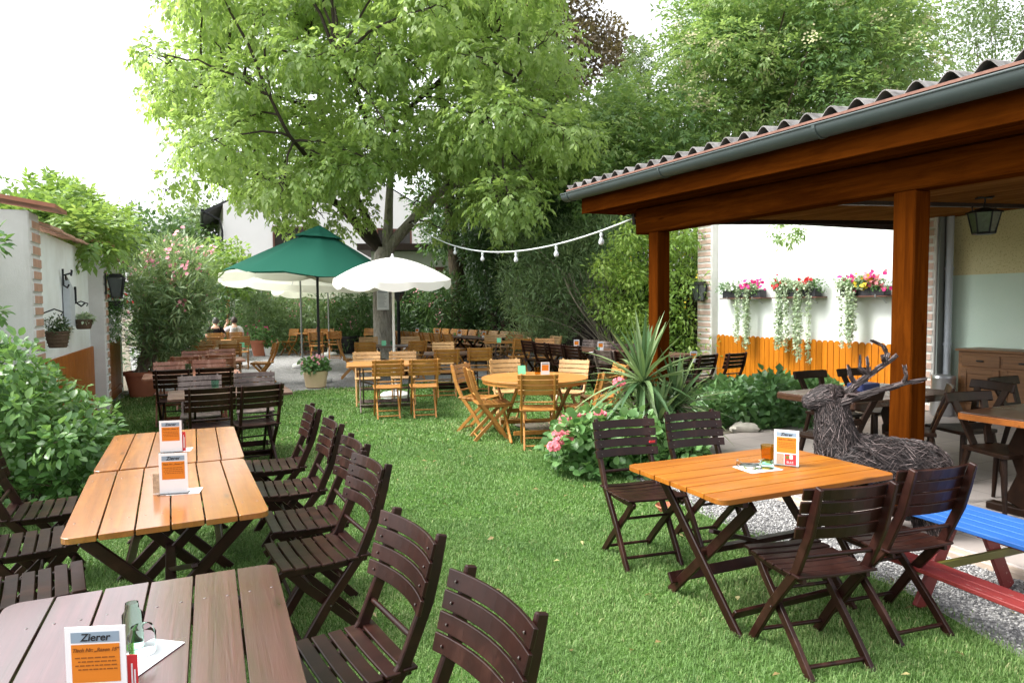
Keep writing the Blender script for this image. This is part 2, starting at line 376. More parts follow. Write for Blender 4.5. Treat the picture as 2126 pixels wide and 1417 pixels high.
MAT['skin'] = plain('skin', (.56, .32, .22), .55, .4, var=.06)
MAT['hair'] = plain('hair_brown', (.035, .022, .016), .6, .4, var=.4, scale=60)
MAT['hair_grey'] = plain('hair_streaked', (.07, .065, .06), .6, .4, var=.5, scale=25)
MAT['shirt_black'] = plain('black_shirt', (.018, .016, .018), .85, .1)
MAT['shirt_white'] = plain('white_shirt', (.72, .74, .76), .85, .1)
MAT['vest'] = plain('grey_vest', (.34, .33, .31), .85, .1)
MAT['wicker'] = (lambda s: s.fin(s.ramp(s.attr(), [(0, (.012, .0085, .008)), (.55, (.040, .028, .026)), (1, (.19, .145, .138))]), .6, .35))(N('wicker_twigs'))
MAT['basket'] = plain('basket', (.11, .075, .05), .8, .2, var=.5, scale=40, bump=.6)
MAT['rope'] = plain('cable', (.55, .60, .60), .5, .4)
MAT['tile_roof'] = plain('dark_roof', (.03, .032, .035), .6, .4)
MAT['window'] = plain('dark_window', (.035, .03, .03), .1, .7)
MAT['grey_sheet'] = plain('grey_sheet', (.36, .40, .44), .5)
MAT['redbrown'] = plain('redbrown_door', (.12, .045, .03), .6)

# ------------------------------------------------------------------ leaves
def unit(a): return a/np.maximum(np.linalg.norm(a, axis=1, keepdims=True), 1e-9)
def leaf_arrays(P, Dv, Nv, L, W, fold=.25, droop=.15, prof=((.45, 1.0),)):
    n = len(P); Dv = unit(Dv); Sv = unit(np.cross(Dv, Nv)); Nn = np.cross(Sv, Dv)
    L = np.broadcast_to(np.asarray(L, float), (n,))[:, None]; W = np.broadcast_to(np.asarray(W, float), (n,))[:, None]
    K = len(prof); vs = [P]
    for u, w in prof:
        m = P + Dv*L*u - Nn*L*droop*u*u
        e = Nn*W*w*.5*fold
        vs += [m - Sv*W*w*.5 + e, m, m + Sv*W*w*.5 + e]
    vs.append(P + Dv*L - Nn*L*droop)
    nv = 2+3*K; vert = np.stack(vs, 1).reshape(-1, 3)
    f = [(0, 2, 1), (0, 3, 2)]
    for k in range(K-1):
        a = 1+3*k; f += [(a, a+1, a+4), (a, a+4, a+3), (a+1, a+2, a+5), (a+1, a+5, a+4)]
    a = 1+3*(K-1); t = nv-1; f += [(a, a+1, t), (a+1, a+2, t)]
    f = np.array(f); tri = (f[None] + (np.arange(n)*nv)[:, None, None]).reshape(-1, 3)
    return vert, tri, nv
def rand_dirs(n): return unit(rng.normal(size=(n, 3)))
def sample_clumps(C, Rd, n, shell=2.0, w=None):
    C = np.asarray(C, float); Rd = np.asarray(Rd, float)
    w = Rd.prod(1)**(.75) if w is None else np.asarray(w, float)
    k = rng.choice(len(C), n, p=w/w.sum()); u = rand_dirs(n); r = rng.random(n)**(1/ (3*shell/2))
    p = u*r[:, None]; return C[k] + p*Rd[k], unit(p/np.maximum(Rd[k], .05)), k, r
def foliage(name, C, Rd, n, L, W, mat, parent, base, up=.2, droop=.3, rnd=.8, compound=0, rach=.28, prof=((.45, 1.0),), fold=.25, shell=2.0, curl=.15, tb=.5, w=None):
    """leaves through the volume of the clumps C (radii Rd); compound>0: pinnate sprays of that many leaflet pairs"""
    P, O, k, r = sample_clumps(C, Rd, n, shell, w)
    ct = rng.random(len(C)); tint = tb*ct[k] + (1-tb)*rng.random(n)
    A = unit(O + rnd*rand_dirs(n) + np.array([0, 0, up-droop]))
    if compound:
        m = 2*compound+1; j = np.arange(m); pos = np.append(np.repeat(np.linspace(.35, .9, compound), 2), 1.0)
        side = np.append(np.tile([-1., 1.], compound), 0)
        S = unit(np.cross(A, np.array([0, 0, 1.0])) + 1e-3); U = np.cross(S, A)
        rl = rach*(.7+.6*rng.random(n))
        LP = P[:, None] + A[:, None]*(rl[:, None]*pos[None])[..., None] - np.array([0, 0, 1.])*((rl[:, None]*pos[None]**2)*.25)[..., None]
        LD = A[:, None]*np.where(side == 0, 1, .55)[None, :, None] + S[:, None]*(side*.85)[None, :, None] - np.array([0, 0, droop+.12])
        LD = LD.reshape(-1, 3) + .22*rng.normal(size=(n*m, 3)); P = LP.reshape(-1, 3); Dv = LD
        Nv = np.repeat(U, m, 0) + .35*rng.normal(size=(n*m, 3)); tint = np.clip(np.repeat(tint, m) + .12*rng.normal(size=n*m), 0, 1); n = n*m
    else:
        Dv = A; Nv = unit(np.array([0, 0, 1.0]) + .5*O + .6*rand_dirs(n))
    sz = .7+.6*rng.random(n)
    v, t, nv = leaf_arrays(P, Dv, Nv, L*sz, W*sz, fold, curl, prof)
    return npmesh(name, v-np.array(base), t, np.repeat(tint, nv), mat, parent)
def inpoly(x, y, poly):
    c = False; n = len(poly)
    for i in range(n):
        x0, y0 = poly[i]; x1, y1 = poly[i-1]
        if (y0 > y) != (y1 > y) and x < (x1-x0)*(y-y0)/(y1-y0)+x0: c = not c
    return c
def clumps(poly, n, dep, rad, flat=1.0, tries=40):
    """n leafy clumps spread over the outline and through dep[0]..dep[1] metres of depth"""
    xs = [p[0] for p in poly]; ys = [p[1] for p in poly]; C = []; Rd = []; pts = []
    for i in range(n):
        best = None; bd = -1
        for _ in range(tries):
            x = random.uniform(min(xs), max(xs)); y = random.uniform(min(ys), max(ys)); d = random.uniform(*dep)
            if not inpoly(x, y, poly): continue
            p = D(x, y, d)
            if p.z < .05: continue
            q = min(((p-o).length for o in pts), default=9)
            if q > bd: bd = q; best = p
            if bd > 8: break
        if best is None: continue
        pts.append(best); r = random.uniform(*rad); C.append(best); Rd.append((r, r, r*flat))
    return np.array([tuple(c) for c in C]), np.array(Rd)
def flowers(name, C, Rd, n, size, mat, parent, base, petals=5, per=1, spread=.05, shell=6, face=(-.3, -.8, .5)):
    P, O, k, r = sample_clumps(C, Rd, n, shell)
    if per > 1:
        P = np.repeat(P, per, 0) + spread*rng.normal(size=(n*per, 3)); O = np.repeat(O, per, 0); n *= per
    A = unit(O*.6 + np.array(face) + .5*rand_dirs(n)); S = unit(np.cross(A, rand_dirs(n))); T = np.cross(A, S)
    vs = []; ts = []; tt = rng.random(n)
    Pq = np.repeat(P, petals, 0); a = np.tile(np.arange(petals)*2*PI/petals, n)[:, None]
    Dq = np.repeat(S, petals, 0)*np.cos(a) + np.repeat(T, petals, 0)*np.sin(a) + np.repeat(A, petals, 0)*.25
    sz = np.repeat(size*(.75+.5*rng.random(n)), petals)
    v, t, nv = leaf_arrays(Pq, Dq, np.repeat(A, petals, 0), sz*.5, sz*.5, .1, .1, ((.6, 1.0),))
    return npmesh(name, v-np.array(base), t, np.repeat(np.repeat(tt, petals), nv), mat, parent)
def sag(a, b, s=.1, n=5, j=0.0):
    a = V(a); b = V(b); out = []
    for i in range(n+1):
        t = i/n; p = a.lerp(b, t) + V((0, 0, s*math.sin(PI*t)*(b-a).length))
        if j and 0 < i < n: p += V((random.gauss(0, j), random.gauss(0, j), random.gauss(0, j)*.6))
        out.append(p)
    return out
# ------------------------------------------------------------------ light and sky
w = bpy.data.worlds.new('World'); scene.world = w; w.use_nodes = True
wt = w.node_tree; bg = wt.nodes['Background']
sky = wt.nodes.new('ShaderNodeTexSky'); sky.sky_type = 'NISHITA'; sky.sun_disc = False
SUN = V((-.60, -.06, .80)).normalized()
sky.sun_elevation = math.asin(SUN.z); sky.sun_rotation = math.atan2(SUN.x, SUN.y)
sky.dust_density = 4.0; sky.air_density = 1.0; sky.ozone_density = 1.0
hs = wt.nodes.new('ShaderNodeHueSaturation'); hs.inputs['Saturation'].default_value = .16
wt.links.new(sky.outputs[0], hs.inputs['Color']); wt.links.new(hs.outputs[0], bg.inputs['Color'])
bg.inputs['Strength'].default_value = .15
sl = bpy.data.lights.new('sun', 'SUN'); sl.energy = 1.3; sl.angle = R(22); sl.color = (1, .965, .91)
so = bpy.data.objects.new('sun', sl); COL.objects.link(so); so.rotation_euler = (-SUN).to_track_quat('-Z', 'Y').to_euler()
scene.view_settings.view_transform = 'Standard'; scene.view_settings.look = 'None'
scene.view_settings.exposure = 1.86; scene.view_settings.gamma = 1.0
scene.render.engine = 'CYCLES'
try:
    scene.cycles.use_denoising = True; scene.cycles.denoiser = 'OPENIMAGEDENOISE'
    scene.cycles.denoising_input_passes = 'RGB_ALBEDO_NORMAL'; scene.cycles.denoising_prefilter = 'ACCURATE'
    scene.cycles.max_bounces = 7; scene.cycles.transmission_bounces = 6; scene.cycles.diffuse_bounces = 4; scene.cycles.transparent_max_bounces = 6
    scene.cycles.caustics_reflective = False; scene.cycles.caustics_refractive = False
except Exception: pass

AX = R(24.8); AV = V((-math.sin(AX), math.cos(AX), 0)); NV = V((math.cos(AX), math.sin(AX), 0))
def loc(o, x, y, z=0): return V(o) + NV*x + AV*y + V((0, 0, z))
P1 = V((2.91, 5.0, 0)); W0 = V((4.34, 14.4, 0)); Q0 = V((-4.97, 7.10, 0))
AXL = R(23.5); AVL = V((-math.sin(AXL), math.cos(AXL), 0)); NVL = V((math.cos(AXL), math.sin(AXL), 0))
def locL(o, x, y, z=0): return V(o) + NVL*x + AVL*y + V((0, 0, z))

# ------------------------------------------------------------------ ground
def sheet(name, poly, z, mat, th=0.0):
    mb = MB(); mb.prism([(p[0], p[1]) for p in poly], z-max(th, .002), z); o = mb.build(name, mat); return tag(o, kind='structure')
o = MB().add([(-300,-60,-.02),(300,-60,-.02),(300,600,-.02),(-300,600,-.02)], [(0,1,2,3)]).build('ground', MAT['earth']); tag(o, kind='structure')
yard = [(-4.3, -1), (4.5, -1), (7.2, 9.5), (4.9, 14.6), (-1.5, 28.5), (-16, 28.5), (-7.6, 13.6)]
sheet('gravel_yard', yard, 0.0, MAT['gravel'])
g1 = G(560, 816); g2 = G(700, 806); g3 = G(960, 790); g4 = G(1230, 776)
LAWN = [(-3.4, -.6), (-7.35, 13.2), (g1.x-1.6, g1.y), (g1.x, g1.y), (g2.x, g2.y), (g3.x, g3.y), (g4.x, g4.y), (3.6, 16.0), (4.6, 13.6), (5.1, 12.4),
        (4.0, 9.6), (1.3, 8.4), (1.0, 7.2), (1.15, 6.1), (1.40, 5.45), (1.62, 4.9), (1.95, 4.35), (2.22, 3.87), (2.32, 3.2), (2.6, 1.5), (2.8, -.6)]
sheet('lawn', LAWN, .006, MAT['lawn'])
ter = MB(); ter.box((-.27, -4.6, -.05), (5.75, 3.1, .05))
t = ter.build('terrace_paving', MAT['tiles'], bevel=.01); t.location = P1; t.rotation_euler.z = AX; tag(t, kind='structure')
te = MB(); te.box((-.36, -4.6, -.05), (-.274, 3.1, .043)); t2 = te.build('terrace_kerb', MAT['tile_edge'], bevel=.01); t2.location = P1; t2.rotation_euler.z = AX; tag(t2, kind='structure')
bed = [tuple(loc(P1, x, y))[:2] for x, y in ((-.7, 3.2), (5.1, 3.2), (5.15, 4.6), (2.0, 5.6), (-.9, 5.0))]
sheet('planting_bed', bed, .03, MAT['earth'])

# ------------------------------------------------------------------ left garden wall
def quoin(mb, x, y0, y1, z0, z1, th=.035, face='x'):
    z = z0; k = 0
    while z < z1-.05:
        h = random.uniform(.11, .135); a = 0 if k % 2 else .05
        if face == 'x': mb.box((x, y0+.015+a*.3, z), (x+th, y1-.015-a*.2, z+h*.83), 1)
        else: mb.box((x-th, y0+.015+a*.3, z), (x, y1-.015-a*.2, z+h*.83), 1)
        z += h; k += 1
lw = thing('garden_wall', 'pale mint plastered garden wall with brick edged piers and sloping coping', 'wall', Q0, AXL)
mb = MB(); mb.box((-.26, .02, -.05), (0, 3.45, 2.50)); mb.box((-.26, 3.80, -.05), (0, 7.2, 2.47)); mb.build('plaster', MAT['wall_left'], lw)
for y0, y1, ht in ((-.40, .02, 2.62), (3.45, 3.80, 2.58)):
    mb = MB(); px_ = .08 if y0 < 0 else .20; mb.box((-1.9 if y0 < 0 else -.26, y0, -.05), (px_, y1, ht)); quoin(mb, px_-.022, y0, y1, .02, ht-.05)
    mb.build('pier', [MAT['pier'], MAT['brickA']], lw, bevel=.012)
    mb = MB(); x0 = -1.9 if y0 < 0 else -.35
    mb.add([(x0, y0-.08, ht+.02-(x0-.32)*.17), (.32, y0-.08, ht+.02), (.32, y1+.08, ht+.02), (x0, y1+.08, ht+.02-(x0-.32)*.17),
            (x0, y0-.08, ht+.06-(x0-.32)*.17), (.32, y0-.08, ht+.06), (.32, y1+.08, ht+.06), (x0, y1+.08, ht+.06-(x0-.32)*.17)],
           [(0,3,2,1),(4,5,6,7),(0,1,5,4),(1,2,6,5),(2,3,7,6),(3,0,4,7)])
    mb.build('pier_cap', MAT['copper'], lw)
mb = MB()
for y0, y1 in ((.11, 3.36), (3.89, 7.2)):
    k = y0
    while k < y1-.02:
        e = min(k+.24, y1); zj = random.uniform(-.008, .008)
        mb.add([(-.42, k, 2.70+zj), (.16, k, 2.515+zj), (.16, e-.012, 2.515+zj), (-.42, e-.012, 2.70+zj), (-.42, k, 2.73+zj), (.16, k, 2.54+zj), (.16, e-.012, 2.54+zj), (-.42, e-.012, 2.73+zj)],
               [(0,3,2,1),(4,5,6,7),(0,1,5,4),(1,2,6,5),(2,3,7,6),(3,0,4,7)]); k = e
mb.build('coping', MAT['brickA'], lw)
for y0, y1, lab in ((.06, 3.43, 'orange slatted wall panel between the two brick edged piers'), (3.82, 6.6, 'orange slatted wall panel behind the big terracotta oleander pot')):
    fp = thing('fence_panel', lab, 'fence', locL(Q0, .02, y0), AXL, 'orange panels on the left garden wall')
    mb = MB(); y = 0; L = y1-y0
    while y < L-.03: mb.box((0, y, .03), (.022, min(y+.088, L), 1.08)); y += .092
    mb.build('slat_board', MAT['panel'], fp, bevel=.003)
    mb = MB(); mb.box((.023, 0, .12), (.035, L, .2)); mb.build('rail', MAT['panel'], fp)

# ------------------------------------------------------------------ right garden wall, pickets, rear wall
rw = thing('garden_wall', 'white mint plastered wall with brick edged piers and flower boxes', 'wall', W0, AX)
mb = MB(); mb.box((0, -4.45, -.05), (.3, 0, 3.4)); mb.build('plaster', MAT['wall_white'], rw)
for y0, y1 in ((0.0, .46), (-4.77, -4.45)):
    mb = MB(); mb.box((-.16, y0, -.05), (.34, y1, 3.42)); quoin(mb, -.138, y0, y1, .02, 3.4, face='-x')
    mb.build('pier', [MAT['mortar'], MAT['brickB']], rw, bevel=.012)
pk = thing('picket_fence', 'orange round topped picket fence against the white wall', 'fence', W0, AX)
mb = MB(); y = -.06; k = 0
while y > -4.5:
    h = .985 + .008*math.sin(k*1.7); wd = .112; n = 8
    prof = [(y, .05), (y-wd, .05)] + [(y-wd/2-wd/2*math.cos(PI*j/n), h-wd/2+wd/2*math.sin(PI*j/n)) for j in range(n+1)]
    vs = [(-.075, a, b) for a, b in prof] + [(-.053, a, b) for a, b in prof]; m = len(prof)
    mb.add(vs, [tuple(range(m)), tuple(range(2*m-1, m-1, -1))] + [(i, m+i, m+(i+1) % m, (i+1) % m) for i in range(m)])
    y -= .121; k += 1
mb.build('picket_board', MAT['picket'], pk, bevel=.003)
mb = MB(); mb.box((-.052, -4.5, .25), (-.012, -.06, .33)); mb.box((-.052, -4.5, .7), (-.012, -.06, .78)); mb.build('rail', MAT['picket'], pk)
bw = thing('pavilion_wall', 'rear pavilion wall painted green below and mottled yellow above', 'wall', P1, AX)
mb = MB(); mb.box((5.42, -4.6, -.05), (5.7, 3.13, 3.4)); mb.build('plaster', MAT['wall_green'], bw)
mb = MB(); mb.box((5.10, 3.128, .05), (5.419, 3.150, 3.0)); mb.build('return_panel', plain('grey_return', (.17, .19, .18), .8), bw)
dp = thing('downpipe', 'grey drain pipe in the corner beside the green pavilion wall', 'pipe', loc(P1, 5.24, 3.07), AX)
mb = MB(); mb.tube([(0,0,.05),(0,0,3.0)], .05, 12); mb.build('pipe', MAT['grey_sheet'], dp, smooth=True)
for z in (1.0, 2.1): MB().lathe([(.052,z),(.06,z),(.06,z+.04),(.052,z+.04)], 14).build('pipe_collar', MAT['grey_sheet'], dp)

# ------------------------------------------------------------------ pavilion
pv = thing('pavilion', 'open timber pavilion with corrugated roof and grey gutter', 'pavilion', P1, AX)
zt = lambda y: .014*y
for y in (0.0, 2.98): 
    mb = MB(); mb.box((-.085, y-.085, .09), (.085, y+.085, 2.445)); q = mb.build('post', MAT['post'], pv, bevel=.008)
    mb = MB(); mb.box((-.06, y-.06, .04), (.06, y+.06, .088)); mb.build('post_shoe', MAT['metal_dark'], q)
mb = MB(); mb.add([(-.10, -2.2, 2.447), (.10, -2.2, 2.447), (.10, 3.30, 2.447), (-.10, 3.30, 2.447), (-.10, -2.2, 2.686+zt(-2.2)), (.10, -2.2, 2.686+zt(-2.2)), (.10, 3.3, 2.686+zt(3.3)), (-.10, 3.3, 2.686+zt(3.3))], [(0,3,2,1),(4,5,6,7),(0,1,5,4),(1,2,6,5),(2,3,7,6),(3,0,4,7)]); mb.build('beam', MAT['beam'], pv, bevel=.012)
mb = MB(); mb.bar((-.455, -2.2, 2.80+zt(-2.2)), (-.455, 3.88, 2.80+zt(3.88)), .235, .03); mb.build('fascia', MAT['beam'], pv, bevel=.003)
mb = MB()
for k in range(5): mb.add([(-.438+k*.113, -2.2, 2.69+zt(-2.2)), (-.438+k*.113+.11, -2.2, 2.69+zt(-2.2)), (-.438+k*.113+.11, 3.86, 2.69+zt(3.86)), (-.438+k*.113, 3.86, 2.69+zt(3.86)),
    (-.438+k*.113, -2.2, 2.71+zt(-2.2)), (-.438+k*.113+.11, -2.2, 2.71+zt(-2.2)), (-.438+k*.113+.11, 3.86, 2.71+zt(3.86)), (-.438+k*.113, 3.86, 2.71+zt(3.86))],
    [(0,3,2,1),(4,5,6,7),(0,1,5,4),(1,2,6,5),(2,3,7,6),(3,0,4,7)])
mb.build('soffit', MAT['beam'], pv)
cz = lambda x: 2.664 + .04*x
mb = MB(); x = .102
while x < 5.6:
    mb.add([(x, -2.2, cz(x)), (x+.106, -2.2, cz(x)), (x+.106, 3.6, cz(x)), (x, 3.6, cz(x)), (x, -2.2, cz(x)+.02), (x+.106, -2.2, cz(x)+.02), (x+.106, 3.6, cz(x)+.02), (x, 3.6, cz(x)+.02)],
           [(0,3,2,1),(4,5,6,7),(0,1,5,4),(1,2,6,5),(2,3,7,6),(3,0,4,7)]); x += .125
mb.build('ceiling_boards', MAT['ceiling'], pv)
mb = MB(); mb.box((-.43, -2.2, 2.93), (5.75, 3.66, 2.96)); mb.box((-.43, 3.82, 2.76), (.125, 3.86, 2.95)); mb.box((.126, 3.665, 2.72), (5.75, 3.70, 2.96)); mb.build('roof_deck', MAT['fence_dark'], pv)
for y in (1.85, -1.2):
    MB().bar((.11, y, cz(.11)-.025), (5.7, y, cz(5.7)-.025), .045, .07).build('ceiling_batten', MAT['fence_dark'], pv)
MB().bar((.11, 3.64, cz(.11)+.02), (5.7, 3.64, cz(5.7)+.02), .16, .05).build('gable_board', MAT['rustic'], pv)
# corrugated roof: waves along the eave
nx, pitch = 4, .212; ys = np.arange(-2.4, 4.02, pitch/10); xs = np.linspace(-.60, 6.0, nx)
vv = []
for xx in xs:
    for yy in ys: vv.append((xx, yy, 3.004 + zt(yy) + .07*(xx+.6) + .040*math.cos(2*PI*yy/pitch)))
m = len(ys); ff = [(i*m+j, i*m+j+1, (i+1)*m+j+1, (i+1)*m+j) for i in range(nx-1) for j in range(m-1)]
mb = MB(); mb.add(vv, ff); mb.add([(a, b, c-.008) for a, b, c in vv], [f[::-1] for f in ff])
e = [(j, j+1, len(vv)+j+1, len(vv)+j) for j in range(m-1)]; mb.add([], []); mb.f += e; mb.m += [0]*len(e)
mb.build('corrugated_roof', MAT['sheet'], pv, smooth=True)
gx, gz, gr = -.565, 2.925, .085
def halfring(r0, r1, y0, y1, mb):
    n = 12; vs = []; 
    for (yy) in (y0, y1):
        for r in (r0, r1):
            for k in range(n+1):
                a = PI + PI*k/n; vs.append((gx+r*math.cos(a), yy, gz+zt(yy)+r*math.sin(a)))
    N_ = n+1; fs = []
    for k in range(n):
        fs += [(k, k+1, 2*N_+k+1, 2*N_+k), (N_+k, 3*N_+k, 3*N_+k+1, N_+k+1), (k, N_+k, N_+k+1, k+1), (2*N_+k, 2*N_+k+1, 3*N_+k+1, 3*N_+k)]
    fs += [(0, 2*N_, 3*N_, N_), (n, N_+n, 3*N_+n, 2*N_+n)]
    mb.add(vs, fs)
mb = MB(); halfring(gr-.004, gr, -2.4, 4.08, mb); mb.tube([(gx-gr, -2.4, gz+zt(-2.4)+.004), (gx-gr, 4.08, gz+zt(4.08)+.004)], .009, 8)
n = 12; poly = [(gx+gr*math.cos(PI+PI*k/n), 4.076, gz+zt(4.08)+gr*math.sin(PI+PI*k/n)) for k in range(n+1)]; mb.add(poly, [tuple(range(n+1))])
gu = mb.build('gutter', MAT['gutter'], pv, smooth=True)
for y in (-1.52, .31, 2.14, 3.94):
    mb = MB(); halfring(gr+.001, gr+.007, y-.014, y+.014, mb); mb.build('gutter_bracket', MAT['gutter'], gu)
MB().bar((-.61, -2.4, 2.965+zt(-2.4)), (-.61, 4.0, 2.965+zt(4.0)), .018, .012, mat=0).build('rusty_drip_edge', plain('rust_lichen', (.20, .11, .085), .9, .2, var=.6, scale=30), pv)

# ------------------------------------------------------------------ houses and fences behind
def gable_house():
    h = thing('white_house', 'white rendered house with black eaves behind the walnut tree', 'house', D(470, 640, 38)*1.0, AX); h.location.z = 0
    mb = MB(); mb.box((0, 0, 0), (12, 11, 7.3)); mb.add([(0, .0, 7.3), (12, .0, 7.3), (6, .0, 10.6), (0, 11, 7.3), (12, 11, 7.3), (6, 11, 10.6)], [(0,1,2), (3,5,4), (0,2,5,3), (1,4,5,2)]); mb.build('wall', MAT['house'], h)
    mb = MB(); fy = .05
    for sx, x0, x1 in ((1, -1.0, 6.0), (-1, 13.0, 6.0)):
        z0 = 6.70; z1 = 10.62
        mb.add([(x0, fy, z0), (x1, fy, z1), (x1, 11.5, z1), (x0, 11.5, z0), (x0, fy, z0+.2), (x1, fy, z1+.05), (x1, 11.5, z1+.05), (x0, 11.5, z0+.2)],
               [(0,3,2,1),(4,5,6,7),(0,1,5,4),(1,2,6,5),(2,3,7,6),(3,0,4,7)])
    mb.build('roof', MAT['tile_roof'], h)
    mb = MB(); mb.tube([(-1.05, -.6, 6.82), (-1.05, 11.5, 6.82)], .09, 8); mb.tube([(-1.05, -.3, 6.8), (-.2, -.15, 6.4), (-.08, -.12, 5.8), (-.08, -.12, 0)], .06, 8); mb.build('downpipe', MAT['metal_dark'], h, smooth=True)
    for x0, x1, z0, z1 in ((2.65, 5.5, 4.7, 6.1), (8.6, 10.6, 4.7, 6.2)):
        f = MB(); f.box((x0-.1, -.06, z0-.1), (x1+.1, -.005, z0)); f.box((x0-.1, -.06, z1), (x1+.1, -.005, z1+.1)); f.box((x0-.1, -.06, z0), (x0, -.005, z1)); f.box((x1, -.06, z0), (x1+.1, -.005, z1)); f.box(((x0+x1)/2-.04, -.055, z0), ((x0+x1)/2+.04, -.005, z1))
        q = f.build('window', MAT['redbrown'], h); MB().box((x0+.002, -.03, z0+.002), (x1-.002, -.004, z1-.002)).build('pane', MAT['window'], q)
    mb = MB()
    for y in (2, 6): mb.box((-.05, y, 4.2), (-.004, y+1.2, 6.0))
    mb.build('side_window', MAT['window'], h)
gable_house()
sh = thing('flat_roof_shed', 'low outbuilding with dark flat roof and reddish door behind the walnut trunk', 'shed', V((D(772, 600, 28).x, 28, 0)), R(5))
mb = MB(); mb.box((0, 0, 0), (4.6, 3.5, 3.85)); mb.build('wall', plain('shed_wall', (.50, .50, .46), .8), sh)
mb = MB(); mb.box((-.5, -.5, 3.86), (5.1, 4, 4.12)); mb.build('roof', MAT['fence_dark'], sh)
MB().box((2.0, -.05, .1), (3.0, -.004, 3.2)).build('door', MAT['redbrown'], sh); MB().box((.3, -.04, 1.6), (1.2, -.004, 3.4)).build('window', MAT['grey_sheet'], sh)
bf = thing('board_fence', 'dark brown vertical board fence behind the long chair row', 'fence', W0, AX)
mb = MB(); y = .6
while y < 15.5: mb.box((.02, y, .05), (.045, y+.115, 2.12+random.uniform(-.012, .012))); y += .150
mb.build('fence_board', MAT['fence_dark'], bf)
mb = MB(); mb.box((.046, .6, .4), (.09, 15.5, .5)); mb.box((.046, .6, 1.6), (.09, 15.5, 1.7)); mb.build('rail', MAT['fence_dark'], bf)
# timber doorway far behind the guests
dw = thing('timber_doorway', 'narrow orange timber doorway post behind the seated guests', 'doorway', V((D(468, 640, 24).x, 24.0, 0)), R(10))
MB().box((-.18, 0, 0), (.02, .12, 2.7)).build('frame', MAT['fence_dark'], dw); MB().box((.022, .01, 0), (.15, .10, 2.7)).build('door_post', MAT['panel'], dw); MB().box((.152, .01, 0), (.30, .10, 2.7)).build('side_trim', MAT['stone_white'], dw)
# ------------------------------------------------------------------ folding chairs
def chair_proto(m):
    root = thing('folding_chair', '', 'chair')
    mat = MAT[m]; y_at = lambda z: np.interp(z, [0, .1, .25, .46, .66, .88], [.165, .10, .0, -.165, -.255, -.315])
    mb = MB()
    for i in range(7):
        y = -.185+i*.0615; z = .452-.012*math.cos((y+.02)/.2*1.4) + (.0 if i else 0); tl = -.010*((y+.01)/.19)
        w = .051; n = 5
        mb.strip([(-.205+.41*k/n, y, z + .006*abs(k/n-.5)*2 - tl*0) for k in range(n+1)], .013, w, (0, 0, 1))
    mb.build('seat', mat, root, bevel=.003)
    for x in (-.165, .165): MB().strip([(x, -.20, .436), (x, -.06, .424), (x, .08, .424), (x, .19, .432), (x, .212, .42)], .022, .034, (1, 0, 0)).build('seat_rail', mat, root, bevel=.003)
    mb = MB()
    for i in range(4):
        z = .84-i*.0605; n = 8; pts = []
        for k in range(n+1):
            x = -.228+.456*k/n; pts.append((x, y_at(z)+.032+.034*((x/.228)**2-.68), z))
        mb.strip(pts, .0535, .014, (0, -.28, 1)); 
        for x in (-.185, .185): mb.lathe([(0, -.001), (.0055, -.001), (.0055, .004), (0, .005)], 8, (0, 0, 0), 1); _turn(mb, 34-2, x, y_at(z)+.041, z)
    mb.build('backrest', [mat, MAT['screw']], root, bevel=.003)
    for x in (-.186, .186):
        pts = [(x, y_at(z), z) for z in (.878, .77, .66, .56, .46, .35, .25, .17, .09, 0)]
        MB().strip(pts, .024, .046, (1, 0, 0), taper=[.8, 1, 1, 1, 1, 1, 1, 1, 1, .95]).build('leg', mat, root, bevel=.004)
    for x in (-.157, .157):
        pts = [(x, .175, .437), (x, .09, .34), (x, -.02, .235), (x, -.14, .115), (x, -.245, 0)]
        q = MB().strip(pts, .022, .042, (1, 0, 0)); s_ = 1 if x > 0 else -1
        q.tube([(x+s_*.01, -.01, .245), (x+s_*.045, -.01, .245)], .006, 8, 1); q.build('leg', [mat, MAT['screw']], root, bevel=.004)
    for y, z, hw, r in ((y_at(.545), .545, .175, .0105), (y_at(.075), .075, .175, .010), (-.20, .045, .147, .010), (.045, .30, .147, .009)):
        MB().tube([(-hw, y, z), (hw, y, z)], r, 10).build('rung', mat, root, smooth=True)
    return root
def _turn(mb, n, x, y, z):
    """stand the last n lathe vertices up to face +Y at (x, y, z)"""
    for i in range(len(mb.v)-n, len(mb.v)):
        a, b, c = mb.v[i]; mb.v[i] = (a+x, c+y, -b+z)
PROTO = {}
def chair(m, pos, th, label, group, z=0.0):
    if m not in PROTO:
        PROTO[m] = chair_proto(m); r = PROTO[m]
    else: r = dup(PROTO[m])
    r.location = (pos[0], pos[1], z+.004); r.rotation_euler = (0, 0, R(th)); r['label'] = label; r['group'] = group
    return r
def cbt(m, px, py, th, label, group, jit=3):
    """chair whose top slat is seen at (px, py), facing th degrees left of straight away"""
    p = G(px, py, .862); th += random.uniform(-jit, jit); a = R(th)
    return chair(m, (p.x - math.sin(a)*.29, p.y + math.cos(a)*.29), th, label, group)
def cseat(m, px, py, th, label, group):
    p = G(px, py, .45); return chair(m, (p.x, p.y), th, label, group)

